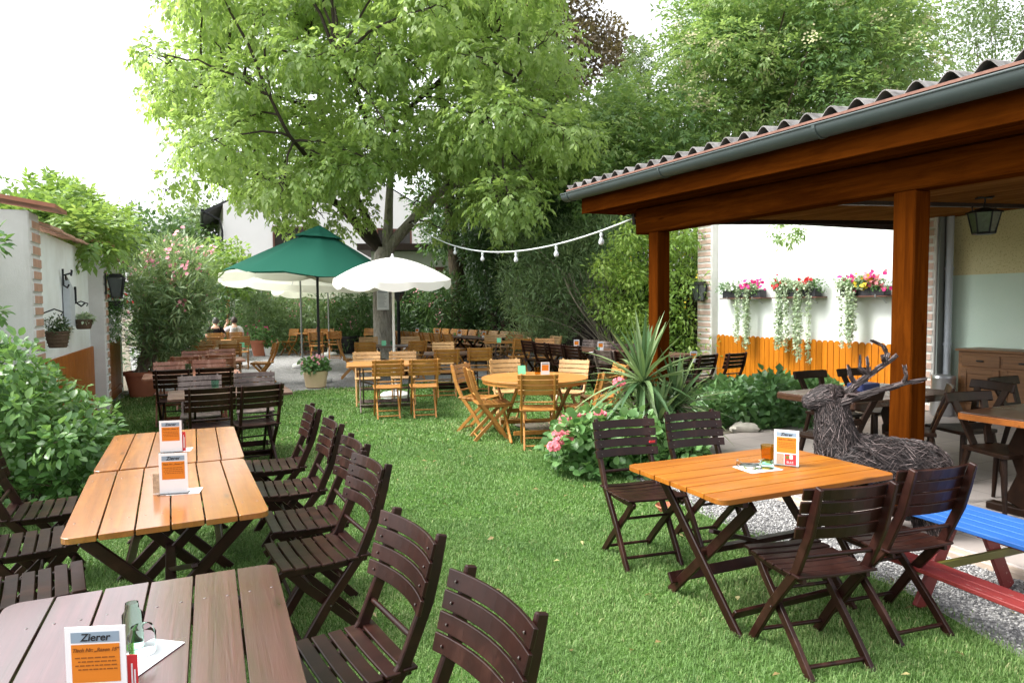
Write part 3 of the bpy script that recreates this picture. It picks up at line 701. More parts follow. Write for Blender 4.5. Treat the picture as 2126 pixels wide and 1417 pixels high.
# ------------------------------------------------------------------ folding tables
def rcorner(x0, y0, x1, y1, rs, n=5):
    """rectangle with rounded corners rs = (ll, lr, ur, ul)"""
    out = []
    for (cx, cy, a0), r in zip(((x0, y0, PI), (x1, y0, 1.5*PI), (x1, y1, 0), (x0, y1, .5*PI)), rs):
        if r <= 0: out.append((cx, cy)); continue
        ox = cx + (r if cx == x0 else -r); oy = cy + (r if cy == y0 else -r)
        out += [(ox+r*math.cos(a0+.5*PI*k/n), oy+r*math.sin(a0+.5*PI*k/n)) for k in range(n+1)]
    return out
def table_proto(top, leg, L=1.2, Wd=.8, planks=6, h=.74, screws=True, name='folding_table'):
    root = thing(name, '', 'table'); mb = MB(); pw = Wd/planks; g = .0035
    for i in range(planks):
        y0 = -Wd/2+i*pw+g; y1 = -Wd/2+(i+1)*pw-g; r = .045
        rs = (r if i == 0 else .004, r if i == 0 else .004, r if i == planks-1 else .004, r if i == planks-1 else .004)
        e = random.uniform(-.003, .003)
        mb.prism(rcorner(-L/2+e, y0, L/2+e, y1, rs), h-.026+e*.3, h+e*.3)
        if screws:
            for x in (-L*.33, L*.33):
                for yy in (y0+.03, y1-.03): mb.lathe([(.0052, h-.002), (.0052, h+.0009), (0, h+.0009)], 8, (x+random.uniform(-.006, .006), yy, 0), 1)
    mb.build('tabletop', [MAT[top], MAT['screw']], root, bevel=.0035)
    lm = MAT[leg]
    for x in (-L*.36, L*.36):
        MB().box((x-.02, -Wd/2+.03, h-.062), (x+.02, Wd/2-.03, h-.030)).build('batten', lm, root, bevel=.004)
    for sx in (-1, 1):
        for sy in (-1, 1):
            x = sx*(L*.36 + (.024 if sy > 0 else -.024)*1.0 - .055)
            MB().bar((x, sy*(Wd/2-.06), h-.07), (x, -sy*(Wd/2-.09), 0), .022, .055, (1, 0, 0)).build('leg', lm, root, bevel=.005)
    a = L*.36-.03
    MB().bar((-a, .012, .335), (a, .012, .335), .03, .05).build('stretcher', lm, root, bevel=.004)
    for sy in (-1, 1): MB().bar((-a, sy*(Wd/2-.145), .105), (a, sy*(Wd/2-.145), .105), .062, .018, (0, .55*sy, .8)).build('stretcher', lm, root, bevel=.003)
    MB().bar((-a, -.09, .20+.28), (.0, .01, .34), .022, .03).build('brace', lm, root, bevel=.003)
    return root
TP = {}
def table(kind, c, rot, label, group, **kw):
    if kind not in TP: TP[kind] = table_proto(*{'orange': ('top_orange', 'dark_wood'), 'amber': ('top_amber', 'dark_wood', 1.17, .80), 'rust': ('top_rust', 'dark_wood', 1.3, .8),
        'honey': ('top_honey', 'grey_wood'), 'brown': ('top_brown', 'dark_wood'), 'red': ('red_wood', 'red_wood')}[kind]); r = TP[kind]
    else: r = dup(TP[kind])
    r.location = (c[0], c[1], .004); r.rotation_euler = (0, 0, R(rot)); r['label'] = label; r['group'] = group; return r

# left foreground run
GT = 'plank tables at the left edge of the lawn'; GL = 'dark chairs along the left plank tables'
def quad_center(nl, nr, fr, fl, h=.74):
    P = [G(*q, h) for q in (nl, nr, fr, fl)]; c = sum(P, V((0,0,0)))/4
    d = ((P[3]-P[0])+(P[2]-P[1])); return c, math.degrees(math.atan2(d.y, d.x))
c2, r2 = quad_center((125, 1108), (568, 1070), (514, 958), (186, 978))
table('orange', c2, r2, 'orange varnished plank table between the rust brown one and the paler one', GT)
c3, r3 = quad_center((192, 973), (513, 951), (489, 889), (238, 902))
table('orange', c3, r3, 'pale orange plank table touching the far end of the brighter orange one', GT)
pr = G(574, 1169, .74)                 # far right corner of the nearest table
d1 = (G(574, 1169, .74)-G(640, 1417, .74)).normalized(); n1_ = V((d1.y, -d1.x, 0))
c1 = pr - d1*.65 - n1_*.4; r1 = math.degrees(math.atan2(d1.y, d1.x))
table('rust', c1, r1, 'rust brown weathered plank table cut off by the lower picture edge', GT)
cbt('dark_wood', 1030, 1236, 122, 'dark chair nearest the camera, seen only as a slatted back', GL, 0)
cbt('dark_wood', 856, 1092, 123, 'dark chair whose seat slides under the rust brown table', GL, 0)
cbt('dark_wood', 771, 957, 121, 'dark chair with brownish worn seat at the gap between orange and rust tables', GL, 0)
cbt('dark_wood', 738, 917, 117, 'dark chair beside the near half of the bright orange table', GL, 0)
cbt('dark_wood', 692, 877, 115, 'dark chair beside the far half of the bright orange table', GL, 0)
cbt('dark_wood', 650, 848, 114, 'dark chair at the pale orange table, farthest of the lawn side row', GL, 0)
cseat('dark_wood', 96, 1056, -62, 'dark chair tucked against the leafy broad shrub beside the orange table', GL)
cseat('dark_wood', 62, 1126, -58, 'dark chair on the shrub side at the near end of the orange table', GL)
cseat('dark_wood', 58, 1220, -56, 'dark chair on the shrub side behind the rust brown table', GL)

# rows running away on the left
GR = 'chairs of the table rows running to the guests'; GTR = 'slim tables in the rows running to the guests'
rows = [
 ('dark_wood', 437, 807, 24, 'dark chair with its back to the pale orange table, beside the shrub side'),
 ('dark_wood', 543, 801, 33, 'dark chair with its back to the pale orange table, nearer the lawn row'),
 ('grey_wood', 415, 781, 206, 'dusty dark chair facing the camera across the first small table'),
 ('grey_wood', 528, 774, 203, 'dusty dark chair facing the camera, lawn end of the first small table'),
 ('dark_wood', 358, 769, 22, 'dark chair standing right beside the big terracotta oleander pot'),
 ('dark_wood', 446, 765, 22, 'dark chair half hidden behind a dusty one in the second row'),
 ('red_wood', 355, 752, 204, 'pinkish red chair facing the camera next to the terracotta pot'),
 ('red_wood', 434, 748, 204, 'pinkish red chair facing the camera in the middle of the second row'),
 ('red_wood', 386, 741, 22, 'red brown chair seen from behind, oleander side of the third row'),
 ('red_wood', 458, 737, 22, 'red brown chair seen from behind, gravel side of the third row'),
 ('red_wood', 406, 729, 204, 'reddish chair facing the camera below the oleander, third row'),
 ('red_wood', 461, 725, 204, 'reddish chair facing the camera, gravel side of the third row'),
 ('light_wood', 420, 718, 22, 'honey chair seen from behind, oleander side of the fourth row'),
 ('light_wood', 478, 714, 22, 'honey chair seen from behind, gravel side of the fourth row'),
 ('pale_wood', 417, 709, 204, 'pale honey chair facing the camera, oleander side of the fourth row'),
 ('pale_wood', 470, 707, 204, 'pale honey chair facing the camera, gravel side of the fourth row'),
 ('light_wood', 438, 701, 22, 'honey chair seen from behind one row before the black shirted guest'),
 ('light_wood', 500, 699, 22, 'honey chair seen from behind one row before the white shirted guest'),
]
RC = [cbt(m, x, y, th, lab, GR, 2) for m, x, y, th, lab in rows]
def mid(ids):
    c = sum((RC[i].location for i in ids), V((0,0,0)))/len(ids); return c
labs = ['weathered small table among the dark chairs behind the pale orange one', 'small table hidden among dark and pinkish red chairs', 'small table between the red brown chairs', 'small table between honey coloured chairs by the oleander']
T4 = []
for k, (ids, lab) in enumerate(zip(((0,1,2,3), (4,5,6,7), (8,9,10,11), (12,13,14,15)), labs)):
    c = mid(ids); T4.append(c); table('brown' if k == 0 else 'red', c, 26, lab, GTR)
t5 = (RC[16].location+RC[17].location)/2 + AV*.75; table('honey', t5, 24, 'honey table right in front of the two seated guests', GTR)
cbt('light_wood', 573, 712, 96, 'single honey chair on the gravel beside the red flower pots', 'stray chairs on the gravel')
cbt('light_wood', 703, 707, -78, 'single honey chair on the gravel turned toward the white parasol', 'stray chairs on the gravel')

# round table
def round_table():
    c = G(1110, 783, .74); rt = thing('round_table', 'round honey slatted garden table with crossed legs on the lawn', 'table', (c.x, c.y, .004), R(12))
    mb = MB(); rad = .665; n = 14; pw = 2*rad/n
    for i in range(n):
        y0 = -rad+i*pw+.002; y1 = -rad+(i+1)*pw-.002
        f = lambda y: math.sqrt(max(rad*rad-y*y, 0)); ysn = [y0+(y1-y0)*k/4 for k in range(5)]
        poly = [(f(y), y) for y in ysn] + [(-f(y), y) for y in reversed(ysn)]
        mb.prism(poly, .716, .74)
    mb.build('tabletop', MAT['top_honey'], rt, bevel=.002)
    mb = MB(); k = 40
    for i in range(k):
        a0, a1 = 2*PI*i/k, 2*PI*(i+1)/k
        mb.add([(r*math.cos(a), r*math.sin(a), z) for a in (a0, a1) for r in (.60, .652) for z in (.675, .714)], [(0,1,3,2),(4,6,7,5),(0,2,6,4),(1,5,7,3),(0,4,5,1),(2,3,7,6)], tint=.4)
    mb.build('rim', MAT['light_wood'], rt)
    for sx in (-1, 1):
        for sy in (-1, 1):
            x = sx*(.30+.03*sy); MB().bar((x*1.2, sy*.50, .70), (x*1.2, -sy*.44, 0), .024, .06, (1, 0, 0)).build('leg', MAT['light_wood'], rt, bevel=.004)
    for y, z in ((.01, .33), (.40, .12), (-.40, .12)): MB().bar((-.36, y, z), (.36, y, z), .05, .022).build('stretcher', MAT['light_wood'], rt, bevel=.003)
    return c
rc = round_table(); GRD = 'honey chairs around the round table'
for px, py, m, lab in ((1117, 779, 'light_wood', 'honey chair seen squarely from behind at the round table'), (972, 767, 'light_wood', 'honey chair at the round table, its seat turned toward the lawn side edge'),
    (955, 757, 'light_wood', 'honey chair at the round table behind the other one on the umbrella side'), (1047, 747, 'pale_wood', 'pale honey chair across the round table near the green card'),
    (1194, 748, 'pale_wood', 'pale honey chair across the round table on the yucca side'), (1268, 773, 'light_wood', 'honey chair at the round table half hidden by yucca leaves'), (1290, 757, 'light_wood', 'honey chair mostly covered by the yucca beyond the round table')):
    p = G(px, py, .862); th = math.degrees(math.atan2(-(rc.x-p.x), rc.y-p.y)); cbt(m, px, py, th, lab, GRD, 4)

# light group left of the round table
GA = 'honey chairs around the table under the white parasol'
cbt('light_wood', 806, 748.5, 12, 'honey chair from behind at the parasol table, gravel side', GA); cbt('light_wood', 882, 747, 14, 'honey chair from behind at the parasol table, round table side', GA)
pa = cbt('pale_wood', 761, 731.5, 192, 'pale honey chair facing the camera at the parasol table beside the lone gravel chair', GA); pb = cbt('pale_wood', 836, 730, 192, 'pale honey chair behind the white parasol pole', GA)
ca = (pa.location+pb.location)/2 + V((.10, -.50, 0)); table('honey', (ca.x, ca.y), 13, 'honey plank table under the white parasol', 'garden tables on the far lawn')
GB = 'honey chairs in the far groups on the lawn and gravel'
far = [('pale_wood', 765, 700, 196, 'pale chair facing the camera behind the dark table at the trunk'), ('light_wood', 758, 711, 12, 'honey chair seen from behind at the dark table beside the trunk'),
 ('pale_wood', 852, 699, 190, 'pale chair right of the white parasol pole at the dark trunk table'), ('light_wood', 869, 708, 30, 'honey chair from behind at the parasol end of the dark trunk table'),
 ('pale_wood', 920, 711, 190, 'bleached chair facing the camera in front of the long chair row'), ('light_wood', 928, 726, 10, 'honey chair seen from behind beyond the parasol table'),
 ('light_wood', 996, 723, 4, 'honey chair seen from behind between parasol table and round table'), ('pale_wood', 1023, 695, 188, 'bleached chair facing the camera at the table with the green card by the fence'),
 ('light_wood', 1068, 695, 180, 'honey chair against the dark fence boards'), ('light_wood', 1085, 704, 18, 'honey chair seen from behind beside the first dark chair of the lantern group'),
 ('light_wood', 1131, 703, 168, 'honey chair partly behind the dark chairs'), ('pale_wood', 1155, 698, 120, 'bleached chair sideways under the bare stemmed shrub'), ('light_wood', 770, 682, 170, 'dark honey chair left of the walnut trunk')]
FC = [cbt(m, x, y, th, lab, GB) for m, x, y, th, lab in far]
gtf = 'garden tables on the far lawn'
p = G(822, 717, .74); table('brown', (p.x, p.y), 8, 'dark brown table in front of the walnut trunk', gtf)
p = (FC[4].location+FC[5].location+FC[6].location)/3; table('brown', (p.x, p.y), 6, 'weathered table behind the parasol table', gtf)
p = (FC[7].location+FC[8].location+FC[9].location)/3; TG = p.copy(); table('honey', (p.x, p.y), 10, 'honey table with green card near the dark fence', gtf)

# long row by the fence
U = V((.6, -.8, 0)); NN = V((.8, .6, 0)); Qa = V((-3.35, 22.2, 0))
for i in range(4): 
    c = Qa + U*(.7+1.22*i); table('brown', c, math.degrees(math.atan2(U.y, U.x)), ['first', 'second', 'third', 'fourth'][i]+' of the brown tables joined end to end by the fence, counted from the trunk', 'brown tables joined end to end')
for i in range(10):
    c = Qa + U*(.1+.54*i) + NN*.74
    chair('light_wood' if i < 6 else 'pale_wood', c, 127+random.uniform(-3, 3), 'honey chair on the fence side of the long joined tables', 'chairs on the fence side of the long tables')
for i in range(8):
    c = Qa + U*(.1+.56*i) - NN*.74
    chair('light_wood', c, -53+random.uniform(-3, 3), 'honey chair on the lawn side of the long joined tables', 'chairs on the lawn side of the long tables')

# dark run towards the brick pier
GD = 'dark chairs along the dark tables under the shrubs'; U2 = V((.62, -.785, 0)); N2 = V((.785, .62, 0)); Qb = V((.45, 14.75, 0))
lb = ['dark chair in the shrub side group, next to the honey chairs', 'second dark chair from the honey chairs, seen from behind', 'third dark chair from the honey chairs, seen from behind', 'fourth dark chair from the honey chairs, seen from behind', 'dark chair seen through the yucca tips beyond the round table', 'dark chair behind the yucca crown']
for i, (px, py) in enumerate(((1095, 708), (1119, 712), (1153, 715), (1186, 718), (1252, 728), (1296, 731))):
    cbt('dark_wood' if i != 4 else 'grey_wood', px, py, -50, lb[i], GD)
lb = ['weathered grey brown chair under the bare stems beyond the dark table', 'brown chair next to the weathered grey one beyond the dark table', 'dark chair beyond the menu stand at the foot of the kerria bush', 'dark chair at the post end of the far side of the dark tables']
for i, (px, py) in enumerate(((1228, 706), (1260, 709), (1290, 714), (1330, 716))): cbt('grey_wood' if i < 2 else 'dark_wood', px, py, 128, lb[i], GD)
DT = []
for i in range(3):
    c = Qb + U2*(.75+1.22*i) + N2*.25; DT.append(c); table('brown', c, math.degrees(math.atan2(U2.y, U2.x)), ['dark plank table nearest the honey group under the shrubs', 'dark plank table with a menu stand in front of the bare stems', 'dark plank table behind the yucca crown'][i], 'dark tables under the shrubs')
GE = 'dark chairs in front of the brick pier'
cbt('dark_wood', 1416, 741, 33, 'dark chair beside the wooden post in front of the brick pier', GE); cbt('dark_wood', 1470, 737, 33, 'dark chair in the middle of the three before the brick pier', GE); cbt('dark_wood', 1530, 734, 30, 'dark chair standing against the orange pickets', GE)
ce = V((2.62, 11.0, 0)); table('brown', ce, 33, 'dark table in front of the brick pier with one menu stand', 'dark tables under the shrubs')

# group around the bar-like table by the oleander row
GH = 'honey chairs before the oleander row'
for i, (px, py, th, lab) in enumerate(((612, 683, 150, 'honey chair before the oleander row, gravel path end'), (645, 683, 175, 'honey chair before the oleander row between the two umbrella poles'), (680, 683, 185, 'honey chair before the oleander row right of the green umbrella pole'), (655, 690, 8, 'honey chair seen from behind before the oleander row'), (694, 688, 12, 'honey chair seen from behind beside the dark planter tub'))):
    cbt('light_wood', px, py, th, lab, GH)
p = G(650, 691, .74); table('honey', (p.x, p.y), 4, 'honey table before the oleander row under the cream parasol', gtf)
# guests' chairs
gch = [cbt('light_wood', 447, 692, 22, 'honey chair carrying the guest in black', GR, 0), cbt('light_wood', 487, 690, 22, 'honey chair carrying the guest in white', GR, 0)]

# right hand table
cR = (G(1310, 965, .74)+G(1853, 985, .74))/2; nR = G(1490, 1042, .74)
dR = G(1853, 985, .74)-nR; rR = math.degrees(math.atan2(dR.y, dR.x))
table('amber', (cR.x, cR.y), rR, 'amber plank table with glass ashtray beside the wicker deer', 'plank tables at the gravel strip')
GX = 'dark chairs around the amber table'
rm = cbt('dark_wood', 1292, 873, 197, 'dark chair with a red mark on its back in front of the geraniums', GX, 0); MB().box((-.212, -.2345, .708), (-.172, -.2225, .722)).build('red_mark', MAT['red'], rm); cbt('dark_wood', 1434, 858, 198, 'dark chair in front of the yucca, facing the amber table', GX, 0)
cbt('dark_wood', 1772, 1013, 14, 'dark chair with its back to the camera below the wicker deer', GX, 0); cbt('dark_wood', 1950, 974, 18, 'dark chair beside the blue topped picnic table', GX, 0)
# ------------------------------------------------------------------ children's picnic table
def picnic():
    a = G(1898, 1060, .46); b = G(1983, 1044, .46); e = (a+b)/2; axd = V((.36, -.93, 0)).normalized()
    r = thing('picnic_table', 'small picnic table with blue top, red benches and red slanted legs', 'picnic table', (e.x+axd.x*.65, e.y+axd.y*.65, .004), math.atan2(axd.y, axd.x))
    mb = MB()
    for i in range(5): mb.box((-.65, -.215+i*.087, .435), (.65, -.215+i*.087+.083, .46))
    mb.build('tabletop', MAT['blue_paint'], r, bevel=.004)
    for s in (-1, 1):
        mb = MB()
        for i in range(2): mb.box((-.62, s*.40-.085+i*.087, .245), (.62, s*.40-.085+i*.087+.083, .268))
        mb.build('bench', MAT['red_paint'], r, bevel=.003)
    for x in (-.46, .46):
        for s in (-1, 1): MB().bar((x, s*.12, .433), (x, s*.36, 0), .085, .026, (0, 1, 0)).build('leg', MAT['red_paint'], r, bevel=.003)
        MB().box((x+.014, -.47, .20), (x+.036, .47, .244)).build('bench_bearer', MAT['yellow_paint'], r, bevel=.003)
picnic()

# ------------------------------------------------------------------ rustic pavilion furniture
def rustic_chair():
    r = thing('farmhouse_chair', '', 'chair'); m = MAT['rustic']
    MB().prism([(-.17, -.19), (.17, -.19), (.225, .20), (.20, .225), (-.20, .225), (-.225, .20)], .43, .462).build('seat', m, r, bevel=.008, seg=2)
    for x, y in ((-.15, -.15), (.15, -.15), (-.17, .16), (.17, .16)):
        q = MB(); q.tube([(x, y, .428), (x*1.15, y*1.2, .25), (x*1.4, y*1.5, 0)], [.024, .021, .014], 8); q.build('leg', m, r, smooth=True)
    for s in (-1, 1): MB().strip([(s*.075, -.165, .463), (s*.11, -.22, .63), (s*.15, -.285, .80)], .065, .024, (1, 0, 0)).build('back_upright', m, r, bevel=.004)
    n = 8; MB().strip([(-.235+.47*k/n, -.285-.02*math.sin(PI*k/n), .825) for k in range(n+1)], .085, .028, (0, -.3, 1)).build('top_rail', m, r, bevel=.008)
    MB().bar((-.10, -.21, .60), (.10, -.21, .60), .05, .018).build('back_slat', m, r, bevel=.003)
    return r
RP = rustic_chair(); _first = [True]
def rch(px, py, h, th, label, seat=True):
    r = RP if _first[0] else dup(RP); _first[0] = False
    p = G(px, py, h); a = R(th)
    if not seat: p = p + V((-math.sin(a), math.cos(a), 0))*.29
    r.location = (p.x, p.y, .051); r.rotation_euler.z = a; r['label'] = label; r['group'] = 'farmhouse chairs under the pavilion'
rch(1682, 776, .88, 203, 'farmhouse chair behind the rustic table above the deer antlers, bed side', False)
rch(1772, 771, .88, 200, 'farmhouse chair behind the rustic table next to the big post', False)
rch(1890, 893, .50, 62, 'farmhouse chair half hidden by the big post, facing the rustic table')
rch(2000, 888, .50, 100, 'farmhouse chair in front of the old sideboard')
rch(2078, 933, .50, 195, 'farmhouse chair at the orange edged rustic table')
rch(2150, 880, .50, 205, 'farmhouse chair cut off by the picture edge before the sideboard')
rch(1730, 905, .50, 20, 'farmhouse chair behind the wicker deer neck')
def rustic_table(c, rz, L, Wd, edge, label):
    r = thing('rustic_table', label, 'table', (c[0], c[1], .051), rz, 'rustic tables under the pavilion')
    MB().prism(rcorner(-L/2, -Wd/2, L/2, Wd/2, (.03,)*4), .705, .76).build('tabletop', [MAT['rustic_top']], r, bevel=.006, seg=2)
    MB().prism(rcorner(-L/2-.004, -Wd/2-.004, L/2+.004, Wd/2+.004, (.03,)*4), .700, .748).build('edge_band', MAT[edge], r, bevel=.004)
    for s in (-1, 1):
        x = s*(L/2-.28)
        MB().strip([(x, -.02, .69), (x, -.10, .5), (x, -.03, .3), (x, -.12, .06)], .06, .20, (1, 0, 0)).build('leg', MAT['rustic'], r, bevel=.01)
        MB().strip([(x, .02, .69), (x, .10, .5), (x, .03, .3), (x, .12, .06)], .058, .20, (1, 0, 0)).build('leg', MAT['rustic'], r, bevel=.01)
        MB().box((x-.05, -.33, 0), (x+.05, .33, .058)).build('foot', MAT['rustic'], r, bevel=.008)
    MB().box((-L/2+.33, -.02, .16), (L/2-.33, .02, .26)).build('stretcher', MAT['rustic'], r, bevel=.004)
k = G(1774, 836, .81); cP = k + AV*.42 + NV*.72
rustic_table(cP, AX, 1.46, .84, 'rustic_top', 'dark rustic table behind the wicker deer, split by the big post')
k = G(2046, 862, .81); cP2 = k + NV*.75 - AV*.2
rustic_table(cP2, AX, 1.46, .84, 'rustic_orange', 'rustic table with bright orange edge at the picture edge')
# things on the rustic table
def lathe_thing(name, label, cat, pos, prof, mat, seg=24, group=None, smooth=True):
    t = thing(name, label, cat, pos, 0, group); q = MB().lathe(prof, seg).build(name.split('_')[-1] if False else 'body', mat, t, smooth=smooth); return t
def single(name, label, cat, pos, mb, mats, rz=0, group=None, bevel=0, smooth=False):
    o = mb.build(name, mats, None, bevel, smooth); o.location = pos; o.rotation_euler.z = rz; return tag(o, label, cat, group)
p = cP + NV*.05 + AV*.1
single('bread_basket', 'small navy basket on the dark rustic table', 'basket', (p.x, p.y, .812), MB().prism(rcorner(-.13, -.09, .13, .09, (.03,)*4), 0, .07), MAT['navy'], AX, bevel=.006)
# sideboard
sb = thing('sideboard', 'old oak sideboard with drawers and panelled doors at the pavilion wall', 'sideboard', loc(P1, 4.91, 2.70, .051), AX-PI/2)
mb = MB(); mb.box((0, 0, .06), (2.2, .5, .90)); mb.build('carcass', MAT['cabinet'], sb, bevel=.006)
MB().box((-.03, -.03, .901), (2.23, .5, .935)).build('top_board', MAT['cabinet'], sb, bevel=.006)
for i in range(4):
    x = .06+i*.53
    q = MB().box((x, -.018, .70), (x+.49, -.001, .86)).build('drawer', MAT['cabinet'], sb, bevel=.004); MB().box((x+.2, -.04, .77), (x+.29, -.019, .79)).build('handle', MAT['metal_dark'], q, bevel=.003)
    d = MB(); d.box((x, -.012, .10), (x+.49, -.001, .67)); d.box((x, -.028, .10), (x+.07, -.013, .67)); d.box((x+.42, -.028, .10), (x+.49, -.013, .67)); d.box((x+.071, -.028, .10), (x+.419, -.013, .17)); d.box((x+.071, -.028, .60), (x+.419, -.013, .67))
    d.build('door', MAT['cabinet'], sb, bevel=.003)
for x in (.03, 2.1): MB().box((x, .03, 0), (x+.07, .47, .059)).build('foot', MAT['cabinet'], sb)
bn = loc(P1, 4.72, 2.78, .051)
lathe_thing('waste_bin', 'round steel bin standing beside the old sideboard', 'bin', bn, [(.14, 0), (.15, .02), (.15, .52), (.155, .53), (.145, .56), (0, .58)], MAT['steel'])
# hanging lantern
hp = D(2043, 452, 7.6); hz = 2.664+.04*((hp-P1).dot(NV))
hl = thing('hanging_lantern', 'black iron lantern hanging from the pavilion ceiling', 'lantern', (hp.x, hp.y, hz), AX)
mb = MB(); mb.tube([(-.13, 0, -.008), (.13, 0, -.008)], .009, 6); mb.tube([(0, -.1, -.008), (0, .1, -.008)], .009, 6); mb.tube([(0, 0, 0), (.012, 0, -.05), (-.012, 0, -.09), (0, 0, -.13)], .008, 6); mb.build('hook', MAT['metal_dark'], hl)
n = 6; zt0, zb0 = -.165, -.40
mb = MB(); mb.lathe([(0, -.115), (.07, -.125), (.175, -.165), (.18, -.18), (.165, -.18), (.16, -.168)], 6); mb.build('cap', MAT['metal_dark'], hl)
mb = MB()
for k in range(n):
    a = 2*PI*k/n; b = 2*PI*(k+1)/n; t0 = V((.155*math.cos(a), .155*math.sin(a), zt0)); b0 = V((.105*math.cos(a), .105*math.sin(a), zb0)); mb.tube([t0, b0], .009, 6)
    mb.tube([b0, (.105*math.cos(b), .105*math.sin(b), zb0)], .011, 6)
    if k % 3 == 0: mb.tube([t0, t0*1.15+V((0,0,.03)), t0*1.32+V((0,0,.05)), t0*1.40+V((0,0,.10)), t0*1.30+V((0,0,.105))], .006, 6)
mb.lathe([(0, zb0-.012), (.105, zb0-.01), (.105, zb0), (0, zb0)], 6); mb.build('frame', MAT['metal_dark'], hl)
mb = MB()
for k in range(n):
    a = 2*PI*k/n+.06; b = 2*PI*(k+1)/n-.06; mb.add([(.15*math.cos(a), .15*math.sin(a), zt0-.01), (.15*math.cos(b), .15*math.sin(b), zt0-.01), (.101*math.cos(b), .101*math.sin(b), zb0+.012), (.101*math.cos(a), .101*math.sin(a), zb0+.012)], [(0,1,2,3)])
mb.build('pane', plain('seeded_pane', (.09, .105, .09), .15, .7, var=.5, scale=30), hl)
MB().lathe([(0, zb0), (.018, zb0+.005), (.018, zb0+.10), (.012, zb0+.14), (0, zb0+.15)], 10).build('candle', MAT['ink'], hl)

# wall lanterns
def wall_lantern(pos, rz, label, s=1.0):
    r = thing('wall_lantern', label, 'lantern', pos, rz, 'black wall lanterns'); m = MAT['metal_dark']
    MB().box((0, -.04*s, -.12*s), (.015*s, .04*s, .20*s)).build('back_plate', m, r)
    MB().tube([(.015*s, 0, .14*s), (.09*s, 0, .19*s), (.15*s, 0, .17*s)], .012*s, 6).build('arm', m, r)
    mb = MB(); c = .15*s; mb.add([(c-.12*s, -.12*s, .13*s), (c+.12*s, -.12*s, .13*s), (c+.12*s, .12*s, .13*s), (c-.12*s, .12*s, .13*s), (c-.07*s, -.07*s, .19*s), (c+.07*s, -.07*s, .19*s), (c+.07*s, .07*s, .19*s), (c-.07*s, .07*s, .19*s)], [(0,3,2,1),(4,5,6,7),(0,1,5,4),(1,2,6,5),(2,3,7,6),(3,0,4,7)]); mb.build('cap', m, r)
    mb = MB(); pn = MB()
    for i, (a, b) in enumerate(((-1,-1), (1,-1), (1,1), (-1,1))):
        t0 = (c+a*.105*s, b*.105*s, .128*s); b0 = (c+a*.062*s, b*.062*s, -.16*s); mb.tube([t0, b0], .010*s, 6)
        a2, b2 = ((1,-1), (1,1), (-1,1), (-1,-1))[i]
        pn.add([(c+a*.100*s, b*.100*s, .12*s), (c+a2*.100*s, b2*.100*s, .12*s), (c+a2*.058*s, b2*.058*s, -.155*s), (c+a*.058*s, b*.058*s, -.155*s)], [(0,1,2,3)])
    mb.box((c-.07*s, -.07*s, -.18*s), (c+.07*s, .07*s, -.162*s)); mb.build('frame', m, r); pn.build('pane', MAT['pane'], r)
wall_lantern(locL(Q0, .215, 3.52, 1.98), AXL, 'black wall lantern above the hanging flowers on the brick edged pier', 1.0)
wall_lantern(loc(W0, -.165, .20, 1.88), AX+PI, 'black wall lantern half covered by the kerria bush at the brick pier', 1.1)

# lamp post by the trunk
lp = G(829, 748); lp = V((lp.x, lp.y, 0)); r = thing('lamp_post', 'dark garden lamp post beside the walnut trunk', 'lamp post', lp)
MB().tube([(0,0,0),(0,0,1.75)], .05, 10).build('pole', MAT['metal_dark'], r, smooth=True)
MB().lathe([(.05, 1.75), (.16, 1.95), (.17, 1.97), (.21, 2.26), (.20, 2.28), (0, 2.42)], 6).build('lamp_head', MAT['pane'], r); 
mb = MB()
for k in range(6):
    a = 2*PI*k/6; mb.tube([(.165*math.cos(a), .165*math.sin(a), 1.95), (.215*math.cos(a), .215*math.sin(a), 2.27)], .012, 6)
mb.lathe([(.235, 2.28), (.235, 2.30), (.05, 2.44), (0, 2.50)], 6); mb.build('lamp_frame', MAT['metal_dark'], r)

